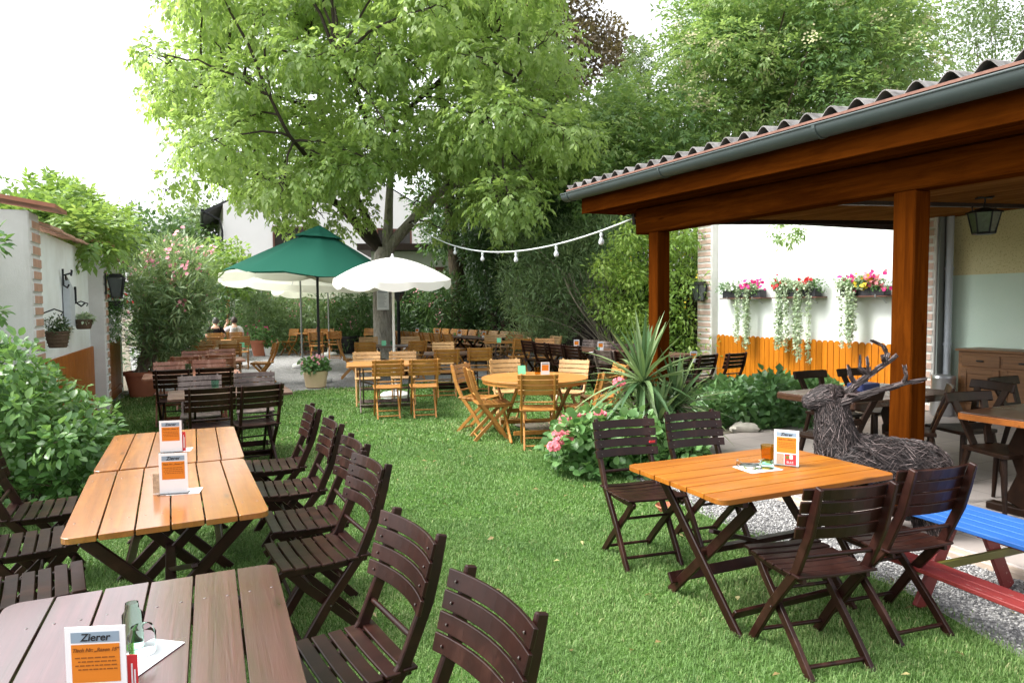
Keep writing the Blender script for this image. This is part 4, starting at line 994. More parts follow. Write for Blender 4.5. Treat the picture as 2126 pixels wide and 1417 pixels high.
# ------------------------------------------------------------------ umbrellas
def umbrella(pos, label, cloth_m, pole_m, rad, z_top, z_rim, n, dome=0.0, val=.0, tilt=(0, 0), vent=False, sag_e=.0, base=True, rot=0.0, pole_r=.024, ribs=True):
    r = thing('umbrella', label, 'umbrella', pos, rot, 'garden umbrellas'); tx, ty = tilt
    T = Matrix.Translation((0, 0, z_rim)) @ Matrix.Rotation(tx, 4, 'X') @ Matrix.Rotation(ty, 4, 'Y') @ Matrix.Translation((0, 0, -z_rim))
    def S(a, t):      # canopy surface: a angle, t 0 (top) .. 1 (rim)
        k = (a/(2*PI)*n) % 1; edge = 1-abs(2*k-1)                       # 0 on a rib, 1 mid panel
        rr = rad*t*(math.cos(PI/n)/math.cos((k-.5)*2*PI/n) if True else 1)
        z = z_top - (z_top-z_rim)*((1-dome)*t + dome*t*t) + sag_e*edge*t*t - .05*rad*edge*(1-t)*t*.6
        return T @ V((rr*math.cos(a), rr*math.sin(a), z))
    m = n*6; K = 9; vs = []; 
    for i in range(K+1):
        for j in range(m): vs.append(S(2*PI*j/m, max(i/K, .015)))
    fs = [(i*m+j, i*m+(j+1) % m, (i+1)*m+(j+1) % m, (i+1)*m+j) for i in range(K) for j in range(m)]
    mb = MB(); mb.add(vs, fs)
    if val:
        vv = []
        for i in range(3):
            for j in range(m):
                k = (j/6) % 1; e = abs(math.sin(PI*j/6)); p = S(2*PI*j/m, 1.0)
                o = V((p.x, p.y, 0)); vv.append(p + V((0, 0, -val*(i/2)*(.62+.38*e**.45))) + V((math.cos(2*PI*j/m), math.sin(2*PI*j/m), 0))*(.004+.012*(i/2)))
        mb.add(vv, [(i*m+j, i*m+(j+1) % m, (i+1)*m+(j+1) % m, (i+1)*m+j) for i in range(2) for j in range(m)])
    c = mb.build('canopy', MAT[cloth_m], r, smooth=True)
    if vent:
        vs = [S(2*PI*j/m, t)+V((0, 0, .035+.05*(1-t))) for t in (.02, .14, .27) for j in range(m)]
        MB().add(vs, [(i*m+j, i*m+(j+1) % m, (i+1)*m+(j+1) % m, (i+1)*m+j) for i in range(2) for j in range(m)]).build('vent', MAT[cloth_m], c, smooth=True)
    MB().tube([T @ V((0, 0, z_top-.02)), T @ V((0, 0, z_top+.06))], [.035, .015], 8).build('finial', MAT[pole_m], r)
    MB().tube([(0, 0, .05), (0, 0, z_rim-.1), T @ V((0, 0, z_top-.03))], pole_r, 12).build('pole', MAT[pole_m], r, smooth=True)
    if ribs:
        for j in range(n):
            a = 2*PI*j/n; MB().tube([S(a, .03)-V((0,0,.015)), S(a, .5)-V((0,0,.015)), S(a, .99)-V((0,0,.012))], .007, 6).build('rib', MAT[pole_m], r)
            MB().tube([T @ V((0, 0, z_rim-.02)), S(a, .5)-V((0,0,.02))], .006, 6).build('strut', MAT[pole_m], r)
    if base:
        MB().lathe([(.24, 0), (.26, .02), (.26, .07), (.22, .105), (.06, .12), (.045, .26), (0, .26)], 28).build('base', MAT['stone_white'], r, smooth=True)
    return r
MAT['pole_grey'] = plain('grey_pole', (.30, .32, .31), .45, .5, .3); MAT['pole_black'] = plain('black_pole', (.02, .02, .022), .4, .5, .2); MAT['pole_white'] = plain('white_pole', (.62, .63, .62), .4, .5, .1)
g = G(820, 826); umbrella((g.x, g.y, 0), 'white domed parasol with scalloped edge over the honey table', 'white_cloth', 'pole_white', 1.02, 2.50, 2.12, 10, dome=.72, val=.15, sag_e=-.02, tilt=(R(5), 0), rot=.2)
g = G(664, 793); umbrella((g.x, g.y, 0), 'big dark green market umbrella with vented top', 'green_cloth', 'pole_black', 1.90, 3.30, 2.27, 8, dome=.12, val=0, tilt=(R(2), R(4)), vent=True, sag_e=.06, rot=.30, pole_r=.028)
g = G(628, 762); umbrella((g.x, g.y, 0), 'wide cream parasol showing its underside behind the green umbrella', 'cream_cloth', 'pole_grey', 2.12, 2.85, 2.36, 10, dome=.6, val=.22, tilt=(R(-3), R(2)), rot=.1)
g = G(684, 738); umbrella((g.x, g.y, 0), 'farther cream parasol in front of the oleander row', 'cream_cloth', 'pole_grey', 1.75, 2.6, 2.22, 10, dome=.6, val=.24, tilt=(R(-3), R(0)), rot=.4)

# ------------------------------------------------------------------ string of bulbs
a = D(856, 462, 18.5); b = D(1318, 452, 8.45)
def cat(t): p = a.lerp(b, t); p.z -= .95*4*t*(1-t)*.62; return p
sl_ = thing('bulb_string', 'white cable with clear bulbs strung from the walnut tree to the pavilion', 'string light', tuple(a))
MB().tube([cat(i/40)-a for i in range(41)], .013, 6).build('cable', MAT['rope'], sl_, smooth=True)
for t in (.16, .34, .50, .655, .80, .925):
    p = cat(t)-a
    q = MB().lathe([(0, -.02), (.018, -.022), (.022, -.05), (.022, -.075), (.016, -.08)], 10, tuple(p)).build('socket', MAT['rope'], sl_, smooth=True)
    MB().lathe([(.014, -.078), (.018, -.095), (.034, -.13), (.038, -.155), (.030, -.18), (0, -.195)], 14, tuple(p)).build('bulb', MAT['bulb'], q, smooth=True)

# ------------------------------------------------------------------ menu stands
def text_mesh(txt, size, shear=0.0, bold=0.0, ext=.0004):
    cu = bpy.data.curves.new('t', 'FONT'); cu.body = txt; cu.size = size; cu.shear = shear; cu.align_x = 'CENTER'; cu.align_y = 'CENTER'; cu.extrude = ext; cu.offset = bold
    o = bpy.data.objects.new('t', cu); COL.objects.link(o); bpy.context.view_layer.update()
    me = bpy.data.meshes.new_from_object(o.evaluated_get(bpy.context.evaluated_depsgraph_get())); bpy.data.objects.remove(o); bpy.data.curves.remove(cu); return me
def put_text(txt, size, mat, parent, x, y, z, shear=0, bold=0, name='lettering'):
    me = text_mesh(txt, size, shear, bold); me.name = name; me.materials.clear(); me.materials.append(mat)
    o = bpy.data.objects.new(name, me); COL.objects.link(o); o.parent = parent; o.location = (x, y, z); o.rotation_euler = (PI/2, 0, 0); return o
GS = 'menu stands with grey and orange cards'
def stand(pos, th, label, num, extra=None, w=.130, h=.200, full=True, lower=False):
    r = thing('menu_stand', label, 'menu stand', pos, R(th), GS)
    MB().box((-w/2-.004, -.028, 0), (w/2+.004, .03, .003)).build('foot', MAT['acrylic'], r)
    MB().box((-w/2, -.0015, .003), (w/2, .0015, h)).build('card', MAT['white'], r)
    f = -.0022
    MB().box((-w*.40, f, h*.82), (w*.40, -.0016, h*.94)).build('header_band', MAT['hdr'], r)
    MB().box((-w*.40, f, h*.36), (w*.40, -.0016, h*.80)).build('orange_panel', MAT['orange'], r)
    if full:
        put_text('Zierer', h*.12, MAT['ink'], r, 0, f-.0006, h*.877, .18, .0004)
        put_text('Tisch Nr: „Rasen %s“' % num, h*.058, MAT['ink_brown'], r, 0, f-.0006, h*.735, .3, .0003)
        mb = MB(); rr = random.Random(5)
        for i in range(4):
            x = -w*.34 + .006*(i % 2); z = h*(.64-.045*i)
            while x < w*.33:
                l = rr.uniform(.005, .014); mb.box((x, f-.0006, z), (min(x+l, w*.36), f-.0001, z+h*.014)); x += l+.0025
        mb.build('small_print', MAT['ink_brown'], r)
    if lower:
        mb = MB(); mb.box((-w*.40, f, h*.03), (-.012, -.0016, h*.33)); mb.build('food_photo', plain('food_print', (.38, .25, .17), .5, var=.7, scale=90), r)
        MB().box((-.008, f, h*.03), (w*.40, -.0016, h*.33)).build('red_panel', MAT['red'], r); put_text('ELLE', h*.09, MAT['white'], r, .020, f-.0006, h*.10)
        MB().lathe([(0, 0), (.010, 0), (.010, .0008), (0, .0008)], 14).build('yellow_spot', MAT['yellow_paint'], r).location = (.006, f, h*.24); r.children[-1].rotation_euler = (PI/2, 0, 0)
        MB().box((.018, f-.0006, h*.19), (.034, f-.0001, h*.31)).build('white_glass_print', MAT['white'], r)
    if extra == 'red': 
        q = MB().box((w/2-.02, .012, .003), (w/2+.018, .0135, h*.62)).build('red_leaflet', MAT['red'], r); MB().box((w/2+.004, .0108, h*.10), (w/2+.0075, .0118, h*.52)).box((w/2+.0105, .0108, h*.10), (w/2+.0135, .0118, h*.45)).build('small_print', MAT['white'], q)
    if extra == 'photo': MB().box((-w/2-.035, .016, .003), (-w/2+.03, .0175, h*.50)).build('photo_leaflet', plain('photo_print', (.40, .30, .20), .5, var=.8, scale=60), r)
    return r
g = G(205, 1478, .744); stand((g.x, g.y, .7445), 5, 'white menu stand with orange card on the rust brown table', '15', 'red')
g = G(362, 1024, .744); stand((g.x, g.y, .7445), 12, 'white menu stand on the bright orange table with a food photo leaflet', '5', 'photo')
g = G(356, 938, .744); stand((g.x, g.y, .7445), 12, 'white menu stand with a red leaflet on the pale orange table', '4', 'red')
g = G(1632, 966, .744); stand((g.x, g.y, .7445), -30, 'menu stand with food pictures on the amber table', '2', None, lower=True)
for px, py, lab in ((1132, 779, 'menu stand on the round table'), (1197, 722, 'menu stand on the dark table under the bare stems'), (1247, 727, 'menu stand on the dark table before the kerria bush'), (1440, 752, 'menu stand beside the wooden post in front of the brick pier')):
    g = G(px, py, .744); stand((g.x, g.y, .7445), 5, lab, '9', full=False, w=.11, h=.17)
for i in range(4):
    c = Qa + U*(.55+1.25*i); stand((c.x, c.y, .7445), 5, 'small menu stand on the long joined tables by the fence', '9', full=False, w=.11, h=.17)

# ------------------------------------------------------------------ glasses and papers
def napkin(px, py, th, label, a=.11, b=.15, group=None):
    g = G(px, py, .744); n = 6
    mb = MB(); mb.box((-b/2, -a/2, 0), (b/2, a/2, .002)); return single('napkin', label, 'napkin', (g.x, g.y, .7448), mb, MAT['white'], R(th), 'paper napkins on the tables')
cupp = [(0, 0), (.030, 0), (.031, .004), (.037, .085), (.0352, .085), (.029, .010), (0, .009)]
votive = [(0, 0), (.034, 0), (.037, .006), (.036, .022), (.030, .028), (.032, .045), (.029, .045), (.026, .022), (0, .018)]
ashp = [(0, 0), (.050, 0), (.056, .006), (.056, .030), (.049, .030), (.045, .012), (0, .010)]
def glassy(name, label, cat, px, py, prof, m, h=.7465, group=None, s=1.0):
    g = G(px, py, h); o = single(name, label, cat, (g.x, g.y, h), MB().lathe([(a*s, b*s) for a, b in prof], 28), MAT[m], 0, group, smooth=True); return o
napkin(1573, 972, 20, 'white napkin under the ashtray on the amber table', .16, .21)
o = glassy('ashtray', 'clear glass ashtray on the white napkin', 'ashtray', 1555, 969, ashp, 'glass', .7472, None, 1.2)
glassy('tumbler', 'amber glass tumbler on the amber table', 'glass', 1594, 958, [(a*1.08, b*1.15) for a, b in cupp], 'amber_glass', .7472)
glassy('candle_glass', 'green glass candle holder in front of the amber tumbler', 'candle holder', 1592, 971, votive, 'green_glass', .7472)
glassy('shaker', 'pale green glass shaker between tumbler and menu stand', 'shaker', 1608, 957, [(0,0),(.020,0),(.022,.07),(.018,.08),(.018,.095),(0,.1)], 'green_glass', .7472)
napkin(292, 1368, 78, 'white napkin beside the menu stand on the rust brown table', .11, .20)
glassy('shaker', 'green glass shaker behind the menu stand on the rust brown table', 'shaker', 277, 1340, [(0,0),(.024,0),(.025,.09),(.018,.1),(.016,.12),(0,.125)], 'green_glass', .7472)
glassy('jar', 'small clear glass jar on the napkin of the rust brown table', 'jar', 296, 1352, [(0,0),(.032,0),(.034,.05),(.028,.06),(.026,.07),(0,.08)], 'glass', .7472)
napkin(384, 1020, 15, 'white napkin behind the menu stand on the bright orange table'); napkin(372, 934, 15, 'white napkin under the menu stand on the pale orange table')
gg = 'glasses on the far tables'
for px, py, lab in ((447, 806, 'green glass tumbler on the weathered small table'), (391, 768, 'pale glass tumbler beside the terracotta pot row'), (1116, 777, 'amber tinted tumbler on the round table'), (814, 716, 'green glass on the dark trunk table'),
        (1188, 727, 'green glass on the dark table under the stems'), (1241, 730, 'green glass beside the menu stand before the kerria')):
    glassy('tumbler', lab, 'glass', px, py, [(a*1.15, b*1.1) for a, b in cupp], 'green_glass' if 'amber' not in lab else 'amber_glass', .7472, gg)
for i in range(4):
    c = Qa + U*(.3+1.25*i); single('tumbler', 'green glass on the long joined tables by the fence', 'glass', (c.x, c.y, .7465), MB().lathe(cupp, 16), MAT['green_glass'], 0, gg, smooth=True)
napkin(1098, 779, 8, 'white napkin on the round table'); napkin(1232, 731, 8, 'white napkin on the dark table before the kerria bush')
for px, py, lab in ((1083, 776, 'green card on the round table'), (797, 717, 'green card on the dark trunk table'), (1036, 711, 'green card on the honey table near the fence'), (503, 721, 'green card on the row table beside the seated guests')):
    g = G(px, py, .744); mb = MB(); mb.add([(-.05, -.03, 0), (.05, -.03, 0), (.05, 0, .11), (-.05, 0, .11), (-.05, .03, 0), (.05, .03, 0)], [(0,1,2,3), (3,2,5,4)])
    single('table_card', lab, 'card', (g.x, g.y, .7455), mb, MAT['green_card'], R(10), 'green table cards')
# notice on the trunk
g = D(795, 622, 19.55); nt = thing('notice', 'white printed notice pinned to the walnut trunk', 'notice', (g.x, g.y, g.z), R(4))
MB().box((-.17, -.004, -.29), (.17, 0, .29)).build('sheet', MAT['white'], nt)
mb = MB()
for i in range(11): mb.box((-.13, -.0055, .15-.035*i), (random.uniform(.02, .13), -.0042, .162-.035*i))
mb.build('small_print', plain('faint_ink', (.30, .31, .34), .6), nt); MB().box((-.13, -.0055, .19), (.13, -.0042, .25)).build('heading', plain('faint_ink2', (.40, .42, .46), .6), nt)
# ------------------------------------------------------------------ wicker deer
def deer():
    r = thing('wicker_deer', 'life size deer woven from dark twigs with branching antlers', 'deer sculpture', (2.52, 4.66, .052), R(174))
    def P(px, py, y=0.0): return V(((1800-px)*.003246, y, 1.60-(py-623)*.003246))
    tubes = [([(-.47,0,.42),(-.41,0,.42),(-.30,0,.44),(-.12,0,.455),(.06,0,.465),(.2,0,.47),(.31,0,.46),(.37,0,.45)], [.05,.14,.185,.19,.20,.205,.17,.07], 3600),
             ([(.22,0,.46),(.265,0,.60),(.295,0,.74),(.31,0,.86),(.32,0,.93)], [.165,.140,.112,.095,.085], 2000),
             ([(.235,0,.93),(.28,0,.945),(.35,0,.945),(.43,0,.925),(.485,0,.905),(.505,0,.90)], [.03,.075,.078,.055,.038,.015], 900)]
    for x, s in ((.27, 1), (.27, -1), (-.34, 1), (-.34, -1)):
        kx = .03 if x > 0 else -.05
        tubes.append(([(x, s*.10, .42), (x+kx*.3, s*.11, .28), (x-kx*.6, s*.11, .14), (x, s*.11, 0)], [.085, .06, .042, .036], 350))
    mb = MB(); tw = MB()
    for pts, rad, n in tubes:
        mb.tube(pts, rad, 14, tint=.1); pts = [V(p) for p in pts]; m = len(pts)-1
        for _ in range(n):
            t = random.random()*m*.98; i = int(t); f = t-i; d = (pts[i+1]-pts[i]).normalized(); c = pts[i].lerp(pts[i+1], f)
            u = V((0, 1, 0)) if abs(d.y) < .9 else V((1, 0, 0)); u = (u-d*u.dot(d)).normalized(); w_ = d.cross(u); a = random.random()*2*PI; L = random.uniform(.05, .13); q = []
            da = random.gauss(0, .35); lift = random.choice((1.02, 1.05, 1.08))
            for k in range(4):
                tt = min(max(t + (k-1.5)*L/3/max((pts[i+1]-pts[i]).length, .03), 0), m-.001); i2 = int(tt); f2 = tt-i2
                cc = pts[i2].lerp(pts[i2+1], f2); rr = (rad[i2]*(1-f2)+rad[i2+1]*f2)*lift + .003; aa = a+da*(k-1.5)/3
                if k in (0, 3): rr += random.uniform(0, .012)
                q.append(cc + (u*math.cos(aa)+w_*math.sin(aa))*rr)
            tw.tube(q, [.0017, .0022, .0021, .0011], 3, tint=random.random()**1.8, cap=False)
        for f in (.30, .62):      # binding wires
            t = f*m; i = int(t); c = pts[i].lerp(pts[i+1], t-i); rr = rad[i]*(1-(t-i))+rad[i+1]*(t-i); d = (pts[i+1]-pts[i]).normalized(); u = (V((0,1,0))-d*d.y).normalized(); w_ = d.cross(u)
            tw.tube([c+(u*math.cos(2*PI*k/16)+w_*math.sin(2*PI*k/16))*(rr*1.06+.004) for k in range(17)], .004, 4, tint=.0, cap=False)
    n0 = len(mb.v); mb.add(tw.v, tw.f, 0); mb.t[n0:] = tw.t
    mb.build('body', MAT['wicker'], r)
    for s in (1, -1): MB().strip([(.245, s*.06, .965), (.225, s*.12, .985), (.20, s*.165, .98)], .045, .012, (1, 0, 0), taper=[.7, 1, .3]).build('ear', MAT['wicker'], r)
    def antler(paths):
        q = MB()
        for pts, r0, r1 in paths:
            n = len(pts); rs = [r0+(r1-r0)*k/(n-1) for k in range(n)]; q.tube(pts, rs, 7, tint=.3)
            for i in range(n-1):
                for _ in range(16):
                    a = random.random()*2*PI; d = (pts[i+1]-pts[i]).normalized(); u = V((0,1,0)); u = (u-d*u.dot(d)).normalized(); w_ = d.cross(u); t = random.random()*.7
                    o = (u*math.cos(a)+w_*math.sin(a)); a0 = pts[i].lerp(pts[i+1], t); a1 = pts[i].lerp(pts[i+1], min(t+random.uniform(.3, .6), 1.1))
                    q.tube([a0+o*(rs[i]*1.02), a1+o*(rs[i+1]*1.15+random.uniform(0, .005))], [.0038, .002], 4, tint=random.random(), cap=False)
        q.build('antler', MAT['wicker'], r)
    y = .07
    antler([([P(1708, 838, y), P(1740, 822, y+.03), P(1780, 806, y+.06), P(1830, 789, y+.09), P(1869, 780, y+.10)], .027, .008), ([P(1704, 838, y), P(1697, 818, y+.01), P(1699, 797, y+.02)], .014, .006), ([P(1716, 834, y), P(1728, 815, y+.02), P(1739, 796, y+.01)], .014, .007),
            ([P(1826, 790, y+.09), P(1829, 772, y+.10), P(1826, 752, y+.10)], .013, .008)])
    y = -.05
    antler([([P(1712, 836, y), P(1755, 806, y-.02), P(1796, 777, y-.05), P(1826, 756, y-.06), P(1850, 738, y-.07)], .028, .009), ([P(1763, 802, y-.02), P(1749, 782, y-.03), P(1746, 758, y-.04)], .014, .006), ([P(1789, 781, y-.04), P(1772, 766, y-.06), P(1773, 739, y-.07)], .014, .005),
            ([P(1791, 780, y-.04), P(1786, 762, y-.03), P(1783, 740, y-.03)], .012, .005), ([P(1826, 756, y-.06), P(1831, 735, y-.08), P(1822, 718, y-.08), P(1799, 706, y-.09)], .015, .006), ([P(1824, 757, y-.06), P(1817, 745, y-.04), P(1816, 736, y-.04)], .011, .007)])
deer()

# ------------------------------------------------------------------ two guests
def skin(name, verts, edges, mat, parent, root=0, sub=2):
    me = bpy.data.meshes.new(name); me.from_pydata([v[:3] for v in verts], edges, []); me.materials.append(mat)
    o = bpy.data.objects.new(name, me); COL.objects.link(o); o.parent = parent
    o.modifiers.new('skin', 'SKIN'); 
    if not me.skin_vertices: me.attributes  # layer comes with the modifier
    for i, v in enumerate(verts):
        sv = me.skin_vertices[0].data[i]; sv.radius = (v[3], v[4] if len(v) > 4 else v[3]); sv.use_root = (i == root)
    o.modifiers['skin'].use_smooth_shade = True
    s = o.modifiers.new('sub', 'SUBSURF'); s.levels = sub; s.render_levels = sub
    return o
def guest(ch, label, shirt, hair, arm_up, tilt=0.0):
    r = thing('person', label, 'person', (ch.location.x, ch.location.y, .0), ch.rotation_euler.z, 'guests seated at the far table')
    T = [(0,-.02,.56,.15,.12), (0,-.045,.72,.145,.105), (0,-.05,.90,.165,.11), (0,-.04,1.01,.11,.08), (0,-.02,1.09,.055), (tilt*.5,0,1.15,.062,.075), (tilt,.01,1.22,.078,.098), (tilt,.0,1.29,.060,.075)]
    E = [(0,1),(1,2),(2,3),(3,4),(4,5),(5,6),(6,7)]
    for s in (-1, 1):
        up = arm_up == s; b = len(T)
        T += [(s*.175,-.05,.985,.058)]
        T += [(s*.30,.02,.88,.046), (s*.24,.20,1.08,.034), (s*.20,.24,1.14,.028)] if up else [(s*.245,.02,.76,.046), (s*.15,.27,.79,.034), (s*.11,.34,.80,.028)]
        E += [(3, b), (b, b+1), (b+1, b+2), (b+2, b+3)]
        h = T[-1]; d = V((0, -.2, 1)) if up else V((-s*.4, 1, 0)); d.normalize(); sd = V((s, 0, 0)) if up else V((s*.9, .35, 0)).normalized()
        for k in range(4):
            f0 = len(T); p0 = V(h[:3])+d*.06+sd*(.012*(k-1.5)*1.6); L = (.065, .075, .07, .055)[k]; cv = V((0, 0, -.02)) if not up else V((0, .02, 0))
            T += [(*p0, .009), (*(p0+d*L*.5+cv*.3), .0085), (*(p0+d*L+cv), .007)]; E += [(b+3, f0), (f0, f0+1), (f0+1, f0+2)]
        f0 = len(T); p0 = V(h[:3])+d*.02-sd*.035; T += [(*p0, .010), (*(p0+d*.035-sd*.015), .008)]; E += [(b+3, f0), (f0, f0+1)]
        b = len(T); T += [(s*.10,.03,.53,.085), (s*.13,.42,.52,.062), (s*.13,.44,.28,.055), (s*.13,.42,.08,.038), (s*.13,.55,.045,.034)]
        E += [(0, b), (b, b+1), (b+1, b+2), (b+2, b+3), (b+3, b+4)]
    skin('body', T, E, MAT['skin'], r)
    S = [(0,-.02,.54,.165,.135), (0,-.045,.72,.16,.12), (0,-.05,.90,.18,.125), (0,-.04,1.02,.12,.09), (0,-.03,1.06,.075,.07)]; F = [(0,1),(1,2),(2,3),(3,4)]
    for s in (-1, 1):
        b = len(S); up = arm_up == s; S += [(s*.175,-.05,.985,.072), (s*.27,.0,.905,.060) if up else (s*.225,.0,.83,.060)]; F += [(3, b), (b, b+1)]
    skin('shirt', S, F, MAT[shirt], r)
    Q = [(0,.0,.54,.16,.11)]; F = []
    for s in (-1, 1):
        b = len(Q); Q += [(s*.10,.05,.53,.098), (s*.13,.42,.525,.075), (s*.13,.44,.28,.066), (s*.13,.43,.11,.055)]; F += [(0, b), (b, b+1), (b+1, b+2), (b+2, b+3)]
    skin('trousers', Q, F, MAT['navy'], r)
    mb = MB(); vs = []; n = 18; K = 9                                          # hair: a cap over back and top of the head
    for i in range(K+1):
        a = PI*.72*i/K
        for k in range(n):
            b = 2*PI*k/n; front = max(0, math.sin(b)); aa = a*(1-.42*front); w_ = 1+.05*math.sin(5*b+3*i)
            vs.append((tilt+.092*w_*math.sin(aa)*math.cos(b), .0+.112*w_*math.sin(aa)*math.sin(b)-.004, 1.225+.118*w_*math.cos(aa)))
    mb.add(vs, [(i*n+k, i*n+(k+1) % n, (i+1)*n+(k+1) % n, (i+1)*n+k) for i in range(K) for k in range(n)]); mb.build('hair', MAT[hair], r, smooth=True)
    for s in (-1, 1):
        MB().lathe([(0, -.03), (.014, -.018), (.016, .01), (0, .03)], 8, (tilt+s*.086, .008, 1.215)).build('ear', MAT['skin'], r, smooth=True)
        MB().lathe([(0, -.011), (.011, 0), (0, .011)], 8, (tilt+s*.032, .092, 1.225)).build('eye', MAT['ink'], r, smooth=True)
    MB().strip([(tilt, .095, 1.225), (tilt, .118, 1.195), (tilt, .10, 1.185)], .026, .02, (1,0,0)).build('nose', MAT['skin'], r)
    MB().strip([(tilt-.022, .092, 1.155), (tilt, .098, 1.153), (tilt+.022, .092, 1.155)], .009, .006, (0,0,1)).build('mouth', MAT['fl_soft'], r)
    return r
guest(gch[0], 'person in a black top with short streaked hair seated with back to the camera', 'shirt_black', 'hair_grey', 0, .02)
g_ = guest(gch[1], 'person in a white shirt and grey vest back, short brown hair, one arm raised', 'shirt_white', 'hair', -1, .0)
mb = MB(); n = 6
mb.add([(x*.10*(1-.12*k/n), -.172+.02*abs(x)*1.0-.012*math.sin(PI*k/n), .66+.36*k/n) for k in range(n+1) for x in (-1, -.5, 0, .5, 1)], [(k*5+i, k*5+i+1, k*5+i+6, k*5+i+5) for k in range(n) for i in range(4)])
q = mb.build('vest_back', MAT['vest'], g_, smooth=True); q.modifiers.new('thick', 'SOLIDIFY').thickness = .01
# ------------------------------------------------------------------ trees
def limb(mb, pts, r0, r1, seg=9, j=.0, mat=0):
    P = [V(p) for p in pts]; out = []
    for i in range(len(P)-1):
        for k in range(4):
            t = k/4; p0 = P[max(i-1, 0)]; p1 = P[i]; p2 = P[i+1]; p3 = P[min(i+2, len(P)-1)]
            q = .5*((2*p1)+(p2-p0)*t+(2*p0-5*p1+4*p2-p3)*t*t+(3*p1-p0-3*p2+p3)*t**3); out.append(q + V((random.gauss(0, j), random.gauss(0, j), random.gauss(0, j))))
    out.append(P[-1]); n = len(out); mb.tube(out, [r0+(r1-r0)*(k/(n-1))**.8 for k in range(n)], seg, mat); return out
def walnut():
    base = V((D(797, 700, 20).x, 20.0, 0)); r = thing('walnut_tree', 'big spreading walnut tree with forked grey trunk and bright green crown', 'tree', base)
    B = lambda px, py, d: D(px, py, d)
    mb = MB(); nodes = []
    mb.tube([base+V((0,0,-.1)), base+V((0,0,.12)), base+V((-.02,0,.4)), B(797, 700, 20), B(795, 640, 19.95), B(795, 590, 19.9), B(796, 545, 19.9), B(800, 515, 19.9)], [.52, .42, .34, .30, .29, .28, .30, .27], 16)
    L = [([B(800, 520, 19.9), B(838, 478, 19.9), B(880, 432, 19.8), B(930, 388, 19.6), B(1000, 372, 19.2), B(1075, 350, 18.8), B(1130, 300, 18.4)], .19, .05), ([B(802, 525, 19.9), B(806, 470, 19.9), B(808, 420, 20), B(812, 350, 20.2), B(820, 250, 20), B(850, 120, 19.6), B(880, -20, 19)], .17, .04),
         ([B(792, 520, 19.9), B(760, 490, 19.6), B(728, 450, 19.2), B(695, 420, 18.6), B(640, 408, 18.0), B(580, 380, 17.4), B(500, 345, 16.8), B(465, 330, 16.4)], .17, .04), ([B(790, 525, 19.9), B(768, 470, 20), B(745, 420, 20.2), B(718, 370, 20.4), B(690, 300, 20.2), B(660, 190, 19.6), B(640, 60, 19.2)], .15, .035),
         ([B(690, 300, 20.2), B(640, 230, 19.2), B(590, 205, 18.2), B(500, 190, 17.2), B(400, 180, 16.6)], .07, .025), ([B(820, 250, 20), B(900, 180, 18.6), B(960, 120, 17.6), B(1040, 60, 17.0)], .08, .03), ([B(812, 350, 20.2), B(760, 250, 17.5), B(740, 190, 15.8), B(700, 120, 14.8)], .08, .03),
         ([B(930, 388, 19.6), B(980, 300, 17.4), B(1020, 230, 16), B(1080, 150, 15.4)], .08, .03), ([B(695, 420, 18.6), B(640, 330, 16.4), B(600, 280, 15.2), B(560, 200, 14.8)], .07, .03), ([B(640, 408, 18), B(560, 420, 17.4), B(500, 405, 17.0), B(430, 375, 16.8), B(360, 385, 16.8)], .05, .015)]
    for i, (pts, a, b) in enumerate(L): nodes += limb(mb, pts, a, b, 9, 0, 0 if i < 2 else 1)
    sil = [(500, -230), (400, 30), (325, 100), (350, 190), (395, 260), (470, 330), (520, 372), (560, 402), (640, 392), (740, 350), (830, 320), (930, 330), (1010, 380), (1060, 425), (1100, 400), (1130, 330), (1190, 270), (1170, 170), (1140, 60), (1130, -230)]
    C, Rd = clumps(sil, 172, (14.2, 21.5), (.55, 1.0), .55, 50)
    extra = [(360, 370, 16.8, .38), (400, 362, 16.8, .35), (345, 395, 16.8, .22), (1080, 450, 16.5, .5), (1050, 470, 16.5, .35), (660, 440, 17.2, .5), (600, 440, 17.3, .45), (310, 115, 16.5, .4), (300, 95, 16.5, .3), (760, 330, 15.2, .7), (960, 300, 15.3, .7), (730, 400, 18.6, .5), (1110, 380, 16.2, .5), (500, 250, 15.5, .7), (1180, 330, 16.5, .5), (1060, 500, 16.6, .22),
             (620, 478, 17.6, .30), (700, 470, 18.0, .40), (660, 500, 17.8, .26), (860, 420, 18.4, .30), (950, 430, 18.0, .45), (910, 470, 18.3, .35), (880, 390, 18.8, .35), (760, 440, 18.8, .40)]
    C = np.vstack([C] + [np.array([tuple(D(a, b, c))]) for a, b, c, _ in extra]); Rd = np.vstack([Rd] + [np.array([(q, q, q*.6)]) for *_, q in extra])
    nd = np.array([tuple(n) for n in nodes])
    for c, rr in zip(C, Rd):
        k = np.argmin(((nd-c)**2).sum(1) + 2.0*np.maximum(nd[:, 2]-c[2], 0)); a = V(nd[k]); ln = (V(c)-a).length
        if ln > .2: limb(mb, [a, a.lerp(V(c), .5)+V((0, 0, ln*.08)), V(c), V(c)+(V(c)-a).normalized()*rr[0]*.5-V((0,0,.1))], min(.045, .014+.012*ln), .008, 5, .02, 1)
        for _ in range(3):
            d = V(rand_dirs(1)[0]); limb(mb, [V(c), V(c)+d*rr[0]*.45, V(c)+V((d.x*rr[0]*.9, d.y*rr[0]*.9, d.z*rr[2]*.8-.08))], .010, .004, 4, .01, 1)
    mb.v = [tuple(V(v)-base) for v in mb.v]; mb.build('trunk', [MAT['bark'], MAT['limb']], r, smooth=True)
    foliage('crown', C, Rd, 19500, .155, .072, MAT['walnut'], r, base, up=0, droop=.42, rnd=.55, compound=3, rach=.30, shell=1.5, tb=.45)
walnut()
